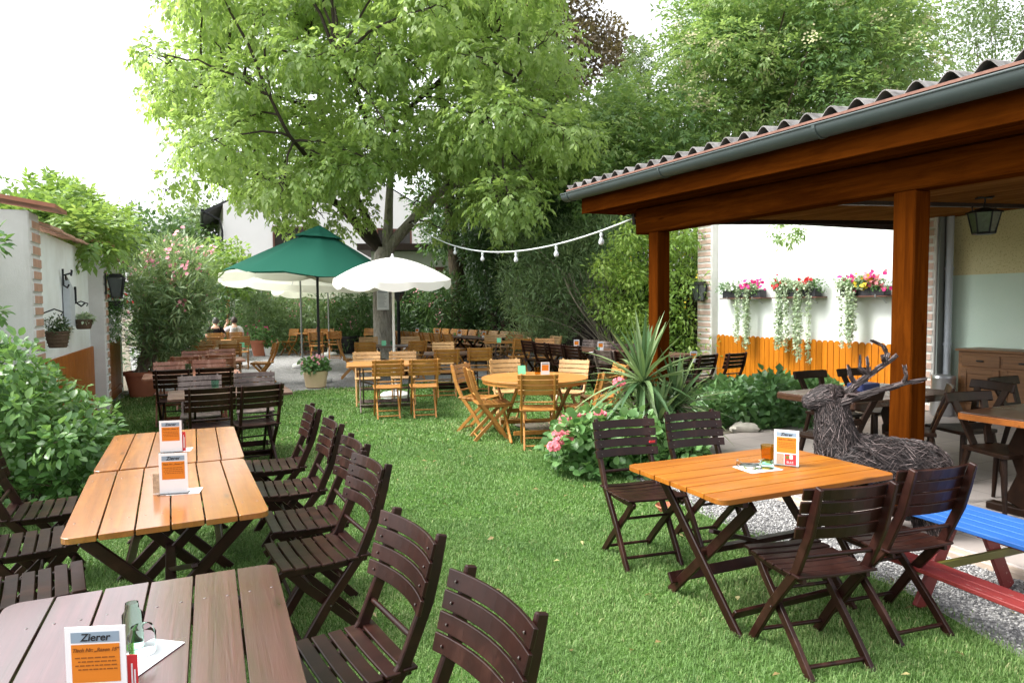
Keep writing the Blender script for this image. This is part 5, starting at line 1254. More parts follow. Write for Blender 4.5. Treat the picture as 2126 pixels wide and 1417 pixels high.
def bush(name, label, cat, base, C, Rd, n, L, W, mat, stem=None, nst=6, fl=(), trunk=None, group=None, crown='foliage', r0=.02, stop=.0, **kw):
    base = V(base); r = thing(name, label, cat, base, 0, group)
    if stem:
        mb = MB(); idx = np.linspace(0, len(C)-1, min(nst, len(C))).astype(int)
        for k in idx:
            c = V(C[k]); s = base + V((random.gauss(0, .08), random.gauss(0, .08), stop)); m = s.lerp(c, .5) + V((0, 0, .12*(c-s).length))
            limb(mb, [s, m, c], r0*random.uniform(.7, 1.2), r0*.3, 6, .012)
        mb.v = [tuple(V(v)-base) for v in mb.v]; mb.build('trunk' if cat == 'tree' else 'stems', MAT[stem], r, smooth=True)
    foliage(crown, C, Rd, n, L, W, MAT[mat], r, base, **kw)
    for nm, cl, rd, k, size, m, per, sp in fl: flowers(nm, cl, rd, k, size, MAT[m], r, base, per=per, spread=sp)
    return r
def top(C, Rd, q):            # the upper / outer clumps, where blossoms sit
    k = C[:, 2] > np.quantile(C[:, 2], q); return C[k], Rd[k]
ELD = [(1440, 40), (1500, -20), (1560, -60), (1860, -70), (1890, 40), (1925, 110), (1900, 180), (1750, 220), (1560, 260), (1400, 345), (1260, 400), (1180, 360), (1200, 290), (1260, 220), (1330, 200), (1400, 215), (1430, 150), (1415, 80)]
C, Rd = clumps(ELD, 130, (17.0, 21.5), (.6, 1.05), .7)
tk = top(C, Rd, .15)
bush('elder_tree', 'tall leafy elder tree with cream flower heads above the pavilion roof', 'tree', (6.2, 19.5, 0), C, Rd, 21000, .155, .062, 'elder', 'twig', 26, crown='crown', r0=.05, compound=2, rach=.24, droop=.15, up=.12, rnd=.8, shell=1.3, tb=.55,
     fl=[('blossoms', *tk, 240, .055, 'fl_elder', 34, .11)])
C, Rd = clumps([(1285, 120), (1330, 95), (1345, 140), (1320, 200), (1290, 230), (1250, 240), (1265, 170)], 10, (22, 24), (.35, .6), .8)
bush('ash_tree', 'slender pale green tree top in front of the copper leaved tree', 'tree', (D(1290, 600, 23).x, 23, 0), C, Rd, 700, .13, .045, 'birch', 'twig', 6, crown='crown', r0=.03, compound=3, rach=.25, droop=.1, shell=1.3)
C, Rd = clumps([(1120, -60), (1170, -40), (1225, 40), (1275, 80), (1285, 120), (1250, 165), (1190, 190), (1110, 180), (900, 60), (1000, -60)], 46, (29, 33), (.8, 1.3), .8)
bush('copper_tree', 'brownish copper leaved tree rising behind the walnut crown', 'tree', (D(1150, 600, 31).x, 31, 0), C, Rd, 19000, .19, .12, 'copperleaf', 'bark2', 14, crown='crown', r0=.10, shell=1.3, droop=.2)
C, Rd = clumps([(1955, 70), (1990, 20), (2040, -60), (2300, -80), (2300, 130), (2110, 130), (2040, 150), (1975, 160)], 48, (25, 30), (.6, 1.1), .9)
bush('poplar_tree', 'airy grey green tree top at the upper corner above the roof', 'tree', (D(2080, 600, 28).x, 28, 0), C, Rd, 15000, .14, .08, 'birch', 'twig', 10, crown='crown', r0=.05, shell=1.2, droop=.25)
C, Rd = clumps([(868, 395), (960, 320), (1100, 290), (1260, 330), (1330, 400), (1300, 470), (1180, 520), (1050, 560), (930, 520), (890, 470)], 66, (22.5, 27), (.6, 1.1), .8)
r = bush('maple_tree', 'dark leaved tree with mottled brown trunk beyond the long table row', 'tree', (D(955, 640, 24).x, 24, 0), C, Rd, 24000, .17, .105, 'hedge2', 'bark2', 20, crown='crown', r0=.07, shell=1.3, droop=.25, stop=4.6)
q = MB(); limb(q, [(0, 0, -.1), (.03, 0, 1.0), (-.05, 0, 2.2), (-.15, 0, 3.4), (-.3, 0, 5.0), (-.4, 0, 7)], .40, .16, 14, .01); limb(q, [(-.1, 0, 2.9), (.4, -.1, 4.1), (.9, -.2, 5.2)], .2, .08); q.build('trunk', MAT['bark2'], r, smooth=True)
# dark green mass along and above the board fence: individual bushes
def hb(name, label, poly, n, dep, rad, leaves, L, W, mat, base, stem='twig', fl=(), flat=.9, **kw):
    C, Rd = clumps(poly, n, dep, rad, flat); f2 = []
    for nm, q, k, size, m, per, sp in fl: f2.append((nm, *top(C, Rd, q), k, size, m, per, sp))
    return bush(name, label, kw.pop('cat', 'bush'), base, C, Rd, leaves, L, W, mat, stem, kw.pop('nst', 8), fl=f2, **kw)
def gb(px, d): return (D(px, 700, d).x, d, 0)
hb('evergreen_bush', 'dark evergreen bush over the board fence left of the bulbs', [(985, 440), (1060, 430), (1110, 470), (1110, 560), (1085, 640), (1010, 625), (985, 560)], 30, (21.2, 23.5), (.4, .75), 12000, .14, .065, 'hedge', gb(1040, 22.8), shell=1.3)
hb('evergreen_bush', 'dark evergreen climbing tree below the elder behind the bulbs', [(1090, 430), (1180, 400), (1290, 390), (1330, 440), (1330, 560), (1230, 600), (1130, 590), (1095, 520)], 44, (18.6, 20.8), (.45, .8), 18000, .13, .06, 'hedge', gb(1210, 19.8), shell=1.3)
hb('background_bush', 'dark hedge behind the board fence and the bulbs', [(1000, 400), (1110, 370), (1330, 380), (1480, 420), (1480, 700), (1000, 700)], 60, (24.5, 27), (.8, 1.2), 26000, .2, .11, 'hedge', gb(1230, 25.5), shell=1.2, cat='hedge')
hb('creeper', 'green creeper hanging on the dark board fence', [(1005, 640), (1025, 620), (1050, 640), (1062, 680), (1048, 715), (1015, 712)], 12, (20.5, 21.2), (.18, .3), 800, .10, .06, 'hedge2', gb(1040, 21), shell=1.3)
hb('oleander_bush', 'narrow leaved bush leaning over the dark chair group', [(1050, 560), (1090, 510), (1150, 490), (1210, 470), (1260, 455), (1290, 500), (1285, 580), (1230, 620), (1180, 660), (1150, 715), (1090, 715), (1078, 660), (1058, 610)], 56, (16.4, 19.0), (.35, .6), 19000, .16, .026, 'oleander', gb(1290, 17.2), 'stem_pale', up=.35, droop=.1, shell=1.3, nst=22, r0=.022)
st = MB(); bx = D(1290, 700, 16.6)
for i in range(26):
    a = random.uniform(-1, 1); limb(st, [(bx.x+a*.22, 16.5+random.uniform(-.3, .3), 0), (bx.x+a*.45-.15, 16.5, .8), (bx.x+a*1.0-.35, 16.5+random.uniform(-.4, .4), 1.7), (bx.x+a*1.3-.4, 16.6, 2.4)], .016, .007, 5, .015)
o = st.build('bare_stem_clump', MAT['stem_pale'], smooth=True); tag(o, 'clump of bare pale stems rising behind the dark tables', 'stems')
hb('kerria_bush', 'yellow green kerria bush with small yellow blossoms behind the wooden post', [(1225, 560), (1260, 520), (1300, 480), (1340, 465), (1440, 480), (1478, 520), (1480, 600), (1470, 690), (1455, 740), (1330, 730), (1300, 670), (1240, 640)], 66, (14.6, 16.4), (.3, .55), 15000, .115, .048, 'kerria', (3.55, 15.4, 0), up=-.05, droop=.3, shell=1.25, nst=12, tb=.6,
   fl=[('blossoms', .1, 46, .05, 'fl_yel', 2, .03)])
hb('ivy_bush', 'dark leafy climber between the kerria bush and the brick pier', [(1325, 600), (1420, 560), (1460, 560), (1462, 760), (1340, 760)], 24, (15.6, 16.8), (.3, .5), 7000, .10, .07, 'hedge', (3.9, 16.2, 0), shell=1.3)
GO = 'oleander bushes of the back row'
ol = dict(up=.45, droop=.1, shell=1.25, group=GO, nst=10)
for poly, px, d, lab in (([(468, 610), (500, 595), (560, 590), (580, 640), (575, 700), (500, 715), (478, 680)], 530, 24.5, 'pale green oleander bush directly right of the seated guests'), ([(560, 600), (620, 595), (680, 600), (690, 660), (680, 735), (580, 735), (565, 670)], 625, 25.2, 'oleander bush behind the honey chairs under the cream parasols'),
        ([(670, 610), (730, 605), (780, 600), (785, 680), (770, 715), (690, 715)], 725, 24.6, 'oleander bush growing in the dark tub left of the trunk'), ([(812, 590), (850, 575), (890, 590), (895, 690), (825, 690)], 855, 25.4, 'oleander bush behind the garden lamp post'), ([(880, 600), (930, 590), (985, 610), (1000, 650), (985, 690), (900, 690), (885, 640)], 940, 24.0, 'oleander bush with pale pink flowers below the mottled trunk')):
    hb('oleander_bush', lab, poly, 22, (d-1, d+1), (.45, .75), 6500, .20, .042, 'oleander' if px < 700 else 'hedge2', gb(px, d), 'twig', fl=[('blossoms', .45, 26, .06, 'fl_soft', 4, .07)], **ol)
hb('background_bush', 'dark hedge closing the garden behind the oleanders', [(490, 610), (700, 592), (900, 590), (1010, 600), (1010, 735), (490, 735)], 80, (27, 29), (.7, 1.0), 26000, .2, .11, 'hedge', gb(780, 28), shell=1.2, cat='hedge')
hb('vine', 'bright green vine below the white house', [(405, 545), (430, 515), (480, 520), (520, 560), (500, 600), (440, 590)], 18, (22, 24), (.35, .6), 1900, .17, .13, 'ailanthus', gb(450, 23), shell=1.3, cat='vine')
hb('shrub', 'low dark shrub behind the guest in black', [(420, 640), (455, 600), (470, 650), (462, 720), (410, 725)], 14, (21.5, 23), (.4, .6), 2000, .16, .05, 'hedge2', gb(440, 22), shell=1.3)
# left side
po = G(297, 822); ob = V((po.x, po.y, 0))
pt = thing('plant_pot', 'large terracotta tub holding the tall oleander', 'pot', ob); MB().lathe([(.21, .0), (.285, .40), (.31, .40), (.315, .47), (.285, .47), (.27, .42), (0, .41)], 32).build('tub', MAT['terracotta'], pt, smooth=True)
C, Rd = clumps([(310, 660), (300, 590), (315, 545), (355, 525), (398, 535), (412, 575), (408, 620), (388, 655), (368, 710), (345, 745), (318, 745), (310, 710)], 60, (12.0, 14.2), (.32, .52), .95)
tk = top(C, Rd, .55)
bush('oleander_tree', 'tall pink flowering oleander in the terracotta tub by the left wall', 'bush', ob, C, Rd, 11500, .18, .031, 'oleander', 'stem_pale', 20, stop=.42, r0=.028, up=.45, droop=.12, shell=1.25, fl=[('blossoms', tk[0], tk[1]*1.12, 75, .075, 'fl_soft', 5, .06)])
C, Rd = clumps([(-200, 465), (20, 460), (80, 455), (105, 400), (130, 400), (150, 450), (200, 475), (195, 510), (110, 465), (40, 465), (-200, 475)], 34, (9.6, 12.0), (.3, .5), .6)
C2, R2 = clumps([(170, 448), (205, 445), (235, 468), (250, 490), (240, 500), (210, 486), (180, 470)], 22, (14.4, 16.8), (.28, .42), .55)
bush('tree_of_heaven', 'fresh yellow green tree spilling over the coping of the left wall', 'tree', (-9.3, 12.5, 0), np.vstack([C, C2]), np.vstack([Rd, R2]), 2600, .13, .05, 'ailanthus', 'twig', 24, crown='crown', r0=.05, compound=4, rach=.30, droop=.12, shell=1.3)
hb('laurel_bush', 'dark bush filling the space behind the tall oleander', [(312, 610), (350, 595), (390, 605), (392, 650), (375, 710), (345, 745), (316, 745)], 34, (14.6, 16.8), (.4, .65), 8000, .12, .055, 'hedge2', gb(350, 15.8), shell=1.3)
def conifer(px, py, d, h, w_, label):
    b = V(gb(px, d)); zt_ = D(px, py, d).z; r = thing('conifer', label, 'tree', b, 0, 'conifers on the skyline'); n = 22
    C = []; Rd = []
    for i in range(n*3):
        t = (i//3)/n; a = random.random()*2*PI; rr = w_*(1-t)*random.uniform(.3, .9)+.05; C.append((b.x+rr*math.cos(a), d+rr*math.sin(a), zt_-h+h*t)); Rd.append((.35*(1-t)*w_+.12, .35*(1-t)*w_+.12, .22))
    MB().tube([(0,0,0),(0,0,zt_)], [.16, .02], 7).build('trunk', MAT['twig'], r); foliage('crown', C, Rd, 1800, .3, .06, MAT['conifer'], r, b, droop=.3, shell=1.3)
conifer(284, 415, 42, 4, 1.2, 'thin pointed conifer on the skyline above the oleander'); conifer(335, 462, 46, 3.5, 1.8, 'rounder conifer on the skyline right of the pointed one'); conifer(325, 470, 50, 3, 1.6, 'low conifer tip half hidden on the skyline')
hb('linden_tree', 'soft green rounded tree between skyline conifers and white house', [(365, 470), (390, 440), (430, 425), (445, 450), (440, 540), (380, 540)], 26, (44, 48), (1.0, 1.7), 4200, .28, .2, 'birch', gb(405, 46), cat='tree', crown='crown', shell=1.3)
hb('linden_tree', 'distant green tree behind the oleander below the conifers', [(250, 470), (300, 465), (380, 480), (420, 540), (300, 560), (250, 540)], 26, (38, 42), (1.0, 1.6), 4200, .28, .2, 'hedge2', gb(330, 40), cat='tree', crown='crown', shell=1.3)
C, Rd = clumps([(-200, 755), (0, 745), (50, 745), (90, 775), (125, 810), (160, 850), (185, 880), (195, 915), (190, 965), (150, 1005), (60, 1015), (-200, 1015)], 64, (4.9, 6.3), (.16, .30), .95)
bush('broadleaf_shrub', 'broad leaved green shrub filling the corner before the left wall', 'bush', (-4.1, 5.6, 0), C, Rd, 9000, .078, .046, 'shrub', 'twig', 22, up=.1, droop=.12, shell=1.25, prof=((.22, .72), (.55, 1.0), (.82, .55)), r0=.012, tb=.4)
C, Rd = clumps([(-95, 490), (-14, 490), (-4, 540), (-8, 620), (2, 690), (-20, 760), (-100, 760)], 16, (5.9, 6.4), (.10, .16), 1.0)
bush('wall_climber', 'climbing plant at the left picture edge on the grey pier', 'climber', (-5.0, 6.1, 0), C, Rd, 560, .085, .055, 'shrub', 'twig', 8, prof=((.22, .72), (.55, 1.0), (.82, .55)), r0=.008)

# ------------------------------------------------------------------ yucca, geraniums, ground cover
def yucca():
    b = G(1358, 953); r = thing('yucca', 'spiky yucca with long sword leaves before the wooden post', 'yucca', (b.x, b.y, .03))
    heads = [(D(1335, 800, 7.1)-b, 58, .84), (D(1405, 850, 7.2)-b, 46, .70), (D(1368, 880, 6.95)-b, 34, .60), (D(1330, 870, 7.25)-b, 34, .66)]
    st = MB(); 
    for h, n, L in heads: limb(st, [(random.gauss(0, .05), random.gauss(0, .05), -.05), h*.5, h-V((0,0,.05))], .05, .04, 8, .005)
    st.build('stems', MAT['twig'], r, smooth=True)
    for h, n, L in heads:
        mb = MB()
        for i in range(n):
            a = i*2.399+random.uniform(-.2, .2); e = 1.45-2.0*(i/n)**1.1+random.uniform(-.12, .12); l = L*random.uniform(.8, 1.1)
            d = V((math.cos(a)*math.cos(e), math.sin(a)*math.cos(e), math.sin(e))); side = d.cross(V((0,0,1))); side = side.normalized() if side.length > .05 else V((1,0,0))
            up = side.cross(d); dr = .12+.60*(i/n)*random.random(); K = 6; w0 = .031; vs = []
            for k in range(K+1):
                t = k/K; w_ = w0*(.55+.9*t if t < .4 else .91*(1-((t-.4)/.6)**1.6)+.01); c = h + d*l*t - V((0,0,1))*l*dr*t*t
                vs += [c-side*w_+up*w_*.45, c, c+side*w_+up*w_*.45]
            mb.add(vs, [(3*k+j, 3*k+j+1, 3*k+j+4, 3*k+j+3) for k in range(K) for j in (0, 1)])
        mb.build('leaf_rosette', MAT['yucca'], r, smooth=True)
yucca()
C, Rd = clumps([(1160, 920), (1190, 885), (1240, 870), (1300, 880), (1360, 890), (1440, 910), (1440, 950), (1360, 985), (1290, 985), (1210, 975), (1170, 960)], 46, (6.3, 7.5), (.13, .22), .9)
b = G(1270, 960); ger = bush('geranium_bed', 'bed of pink geraniums in front of the yucca', 'flower bed', (b.x, b.y, .02), C, Rd, 3400, .075, .078, 'geranium', 'twig', 20, prof=((.12, .7), (.45, 1.0), (.8, .8)), droop=-.05, up=.35, rnd=.6, fold=.35, shell=1.2, r0=.008)
fc = [(1163, 912, 6.35), (1150, 925, 6.3), (1195, 868, 6.6), (1213, 862, 6.6), (1245, 860, 6.7), (1178, 905, 6.4), (1160, 900, 6.4), (1285, 792, 7.0), (1172, 872, 6.6)]
C = np.array([tuple(D(*p)) for p in fc]); Rd = np.array([(.055, .055, .04)]*9)
flowers('flower_heads', C, Rd, 300, .045, MAT['fl_pink'], ger, (b.x, b.y, .02))
for c in C:
    mb = MB(); limb(mb, [V(c)-V((0,0,.02))-V((b.x, b.y, .02)), V(c)+V((random.uniform(-.03,.06), .06, -.15))-V((b.x, b.y, .02)), V(c)+V((.04, .12, -.32))-V((b.x, b.y, .02))], .004, .005, 5); mb.build('flower_stalk', MAT['geranium'], ger)
C, Rd = clumps([(1462, 830), (1500, 808), (1560, 803), (1620, 795), (1665, 800), (1720, 800), (1720, 850), (1650, 890), (1560, 890), (1480, 870)], 60, (8.5, 11.0), (.15, .26), .8)
b = loc(P1, 1.3, 3.9); bush('cranesbill_bed', 'mound of lobed green ground cover before the orange pickets', 'ground cover', (b.x, b.y, .03), C, Rd, 5200, .10, .085, 'cover', None, prof=((.2, .55), (.5, 1.0), (.75, .5)), droop=.1, up=.5, rnd=.55, shell=1.2)
o = G(1545, 903); mb = MB(); n = 14; vs = []
for i in range(7):
    for k in range(n):
        a = 2*PI*k/n; t = PI*(i+.5)/7; w_ = 1+.13*math.sin(3*a+i)+.08*math.cos(5*a-i); vs.append((.17*w_*math.sin(t)*math.cos(a), .10*w_*math.sin(t)*math.sin(a), .06+.07*w_*math.cos(t)))
mb.add(vs, [(i*n+k, i*n+(k+1) % n, (i+1)*n+(k+1) % n, (i+1)*n+k) for i in range(6) for k in range(n)]+[tuple(range(n)), tuple(6*n+k for k in range(n))])
single('garden_stone', 'pale rough stone lying before the ground cover', 'stone', (o.x, o.y, .03), mb, plain('lime_stone', (.44, .42, .36), .9, .2, var=.3, scale=18, bump=.6), R(-8), smooth=True)
o = G(1385, 1062); single('plant_saucer', 'small terracotta bowl on the gravel under the yucca chair', 'bowl', (o.x, o.y, .0), MB().lathe([(.06, 0), (.085, .05), (.092, .05), (.088, .06), (.07, .02), (0, .015)], 24), MAT['terracotta'], smooth=True)

# pots on the gravel
def potted(px, py, label, prof, mat, fol, flower, s=1.0, rad=.2, hgt=.12, cat='flower pot'):
    g = G(px, py); r = thing('flower_pot', label, cat, (g.x, g.y, .002), 0, 'flower pots on the gravel')
    q = MB().lathe([(a*s, b*s) for a, b in prof], 32).build('pot', MAT[mat], r, smooth=True); zt_ = max(b for a, b in prof)*s
    C = np.array([(rad*.7*math.cos(a), rad*.7*math.sin(a), zt_+hgt*.6) for a in np.arange(0, 6.2, .9)]+[(0, 0, zt_+hgt)]); Rd = np.full((len(C), 3), rad*.6); 
    foliage('foliage', C, Rd, 620, .07, .055, MAT[fol], r, (0,0,0), up=.3, prof=((.2, .7), (.55, 1.0), (.85, .6)), shell=1.2)
    flowers('blossoms', C+np.array([0, 0, .05]), Rd*1.05, 26, .05, MAT[flower], r, (0,0,0), per=2, spread=.02); return r
pr_ = [(.17, 0), (.20, .02), (.235, .26), (.245, .30), (.235, .33), (.245, .345), (.225, .345), (.21, .31), (0, .30)]
cp = potted(656, 804, 'cream round planter with a rope garland and pink flowers on the gravel', pr_, 'cream', 'geranium', 'fl_soft', 1.0, .25, .16)
mb = MB(); 
for k in range(6):
    a0 = 2*PI*k/6; mb.tube([((.235-.02*math.sin(PI*t/8))*math.cos(a0+PI/3*t/8), (.235-.02*math.sin(PI*t/8))*math.sin(a0+PI/3*t/8), .285-.07*math.sin(PI*t/8)) for t in range(9)], .006, 5)
mb.build('rope_relief', MAT['tile_edge'], cp)
potted(541, 738, 'terracotta pot with dark red flowers beside the lone chair', [(.22, 0), (.30, .42), (.33, .42), (.33, .52), (.29, .52), (0, .46)], 'terracotta', 'geranium', 'fl_mag', 1.0, .42, .35)
potted(563, 738, 'grey pot with pink flowers beside the terracotta pot', [(.18, 0), (.24, .28), (.24, .30), (0, .27)], 'stone_white', 'geranium', 'fl_pink', 1.0, .25, .2)
g = G(722, 733); single('planter_tub', 'dark plastic tub under the oleander left of the trunk', 'planter', (g.x, g.y, 0), MB().lathe([(.30, 0), (.40, .55), (.43, .55), (.43, .60), (.38, .60), (0, .55)], 28), MAT['pot_dark'], smooth=True)

# ------------------------------------------------------------------ flower boxes on the right wall
def wall_y(px, x=0.0):
    d = ray(px, 640); a = W0 + NV*x; tx = d.x/d.y; return (tx*a.y - a.x)/(AV.x - tx*AV.y)
for x0, x1, trails, fl, lab in ((1503, 1590, [(1535, 1566, 722)], [('fl_white', 1505, 1550), ('fl_mag', 1550, 1590)], 'flower box with white and magenta blossoms nearest the brick pier'),
        (1612, 1705, [(1620, 1650, 735), (1658, 1690, 740)], [('fl_red', 1612, 1700), ('fl_white', 1630, 1660)], 'middle flower box with red blossoms and two long silver trails'),
        (1745, 1850, [(1756, 1790, 700)], [('fl_mag', 1745, 1850), ('fl_yel', 1785, 1815), ('fl_pink', 1800, 1850)], 'flower box with pink and yellow blossoms next to the big post')):
    y0 = wall_y(x0, -.15); y1 = wall_y(x1, -.15); ln = y0-y1; o = loc(W0, -.16, (y0+y1)/2, 1.72)
    r = thing('flower_box', lab, 'flower box', o, AX, 'flower boxes on the white wall')
    MB().box((-.11, -ln/2, 0), (.155, ln/2, .02)).build('shelf', MAT['redbrown'], r, bevel=.003)
    MB().prism(rcorner(-.085, -ln/2+.05, .085, ln/2-.05, (.02,)*4), .022, .17).build('box', MAT['pot_dark'], r, bevel=.006)
    for s in (-.3, .3): MB().strip([(.15, s*ln, -.10), (.05, s*ln, -.03), (-.12, s*ln, -.004), (-.12, s*ln, .04)], .02, .006, (0, 1, 0)).build('bracket', MAT['steel'], r)
    lx = lambda px: wall_y(px, -.15)-(y0+y1)/2
    C = [(random.uniform(-.10, .02), random.uniform(-ln/2, ln/2), random.uniform(.17, .30)) for _ in range(22)]; Rd = [(.10, .13, .10)]*22
    foliage('foliage', C, Rd, 1100, .05, .022, MAT['geranium'], r, (0,0,0), up=.2, shell=1.2)
    for m, a, b_ in fl:
        cc = [(random.uniform(-.16, -.02), lx(random.uniform(a, b_)), random.uniform(.14, .38)) for _ in range(15)]
        flowers('blossoms', cc, [(.06, .07, .06)]*15, 34, .066, MAT[m], r, (0,0,0), per=1, face=(-.9, -.3, .3))
    for a, b_, py in trails:
        ya, yb = lx(a), lx(b_); zb = D((a+b_)/2, py, 12.3).z-1.72; C = []; Rd = []
        mb = MB()
        for k in range(9):
            yy = ya+(yb-ya)*random.random(); zz = zb*random.uniform(.72, 1.08); xx = random.uniform(-.16, -.10)
            p = [(xx+.04, yy, .17), (xx, yy, .08), (xx-.01, yy+random.gauss(0, .02), zz*.5), (xx+.02, yy+random.gauss(0, .03), zz)]; mb.tube(p, .003, 4)
            for t in np.linspace(0, 1, 12): C.append((xx+.01, yy+random.gauss(0, .012), .16+(zz-.16)*t)); Rd.append((.045, .05*(1-.4*t), .05))
        C += [(random.uniform(-.15, .0), lx(random.uniform(a-14, b_+14)), random.uniform(.16, .30)) for _ in range(9)]*6; Rd += [(.08, .10, .07)]*54
        q = mb.build('trailing_stems', MAT['trailing'], r); foliage('trailing_foliage', C, Rd, 2100, .034, .034, MAT['trailing'], q, (0,0,0), up=-.3, rnd=1.2, prof=((.2, .8), (.6, 1.0)), shell=1.1, w=np.ones(len(C)))
# sprig hanging over the wall top
C, Rd = clumps([(1600, 478), (1640, 468), (1662, 488), (1635, 502)], 5, (11.6, 11.9), (.08, .12), .8)
bush('hanging_sprig', 'small leafy sprig hanging over the top of the white wall', 'twig', tuple(C[0]+np.array([.05, .3, .35])), C, Rd, 60, .09, .032, 'elder', 'twig', 5, r0=.006, compound=2, rach=.12)

# ------------------------------------------------------------------ left wall decorations
def wl(px, x=.12):
    d = ray(px, 640); a = Q0 + NVL*x; tx = d.x/d.y; y = (tx*a.y-a.x)/(AVL.x-tx*AVL.y); return locL(Q0, x, y), y
def hz(px, py, x=.12):
    p, y = wl(px, x); return D(px, py, p.y)
def basket(px, py, label, rad, h, plant, n, L, W, pr):
    p = hz(px, py, .17); r = thing('hanging_basket', label, 'basket', p, AXL, 'baskets hung on the left wall')
    MB().lathe([(rad*.72, -h/2), (rad*.9, 0), (rad, h/2), (rad*.9, h/2), (0, h*.35)], 18).build('basket', MAT['basket'], r, smooth=True)
    mb = MB()
    for k in range(5): mb.tube([(rad*(.76+.06*k)*1.02*math.cos(a), rad*(.76+.06*k)*1.02*math.sin(a), -h/2+.02+h*.22*k) for a in np.linspace(0, 2*PI, 19)], .008, 5)
    mb.build('woven_rim', MAT['basket'], r)
    C = [(0, 0, h/2+rad*.45*pr)]+[(rad*.5*math.cos(a), rad*.5*math.sin(a), h/2+rad*.25*pr) for a in np.arange(0, 6.2, 1.2)]; foliage('foliage', C, [(rad*.65, rad*.65, rad*.6*pr)]*len(C), n, L, W, MAT[plant], r, (0,0,0), up=.3, shell=1.2)
    MB().tube([(-.16, 0, h*1.2), (-.15, 0, rad*2.4), (-.02, 0, rad*2.9), (.06, 0, rad*2.6), (.04, 0, rad*2.3)], .008, 6).build('scroll_hook', MAT['metal_dark'], r)
basket(120, 705, 'woven basket with a round boxwood plant on the left wall', .115, .17, 'boxwood', 700, .035, .016, 1.7)
basket(174, 674, 'small woven basket with pale plant beside the brick edged pier', .105, .11, 'trailing', 380, .05, .03, .8)
p = hz(143, 628, .04); bh = thing('birdhouse', 'flat white wooden house ornament on the left wall', 'ornament', p, AXL)
mb = MB(); mb.add([(a, y, z) for a in (-.03, .04) for y, z in ((-.16, -.30), (.16, -.30), (.16, .16), (-.16, .28))], [(0,1,2,3),(7,6,5,4),(0,4,5,1),(1,5,6,2),(2,6,7,3),(3,7,4,0)]); mb.build('board', plain('grey_board', (.46, .50, .53), .8, var=.2), bh)
MB().bar((.01, -.20, .315), (.01, .22, .155), .05, .015).build('roof', MAT['rustic'], bh)
p = hz(139, 575, .06); mb = MB(); mb.tube([(-.04,0,.10),(-.04,0,-.10),(.0,0,-.13),(.02,0,-.09)], .012, 6); mb.tube([(-.04,0,.02),(.05,0,.05),(.05,0,.09)], .011, 6); mb.tube([(.05,-.03,.02),(.05,.03,.08)], .012, 6)
single('iron_hook', 'black iron tool hook above the white house ornament', 'hook', p, mb, MAT['metal_dark'], AXL)
p = hz(163, 620, .06); mb = MB(); mb.tube([(-.03,0,.14),(-.03,0,-.05),(.03,0,-.10),(.07,0,-.06)], .012, 6); mb.box((-.045,-.02,-.02),(-.02,.02,.16))
single('iron_hook', 'black iron hook above the small pale plant basket', 'hook', p, mb, MAT['metal_dark'], AXL)
p = hz(238, 640, .25); r = thing('hanging_flowers', 'cascade of white and red flowers below the wall lantern', 'hanging flowers', p, AXL)
MB().lathe([(.10, -.02), (.14, .12), (.15, .12), (0, .10)], 16).build('pot', MAT['pot_dark'], r)
C = [(random.uniform(-.1, .16), random.gauss(0, .12), random.uniform(-.50, .28)) for _ in range(26)]; Rd = [(.10, .12, .12)]*26
foliage('foliage', C, Rd, 1500, .05, .02, MAT['geranium'], r, (0,0,0), shell=1.2, droop=.4)
lo = [c for c in C if c[2] < .0]; hi = [c for c in C if c[2] > .05] or C[:3]
flowers('white_blossoms', lo, [(.13, .13, .13)]*len(lo), 260, .028, MAT['fl_white'], r, (0,0,0), face=(.6, -.6, .2)); flowers('red_blossoms', hi, [(.12, .14, .12)]*len(hi), 30, .06, MAT['fl_red'], r, (0,0,0), face=(.6, -.6, .2))
a = hz(252, 753, .06); b = G(330, 756, .62); cb = MB(); cb.tube(sag(V((0,0,0)), b-a, -.02, 8), .006, 5); single('tie_cord', 'pale cord tied from the orange panel to the oleander', 'cord', a, cb, MAT['rope'])

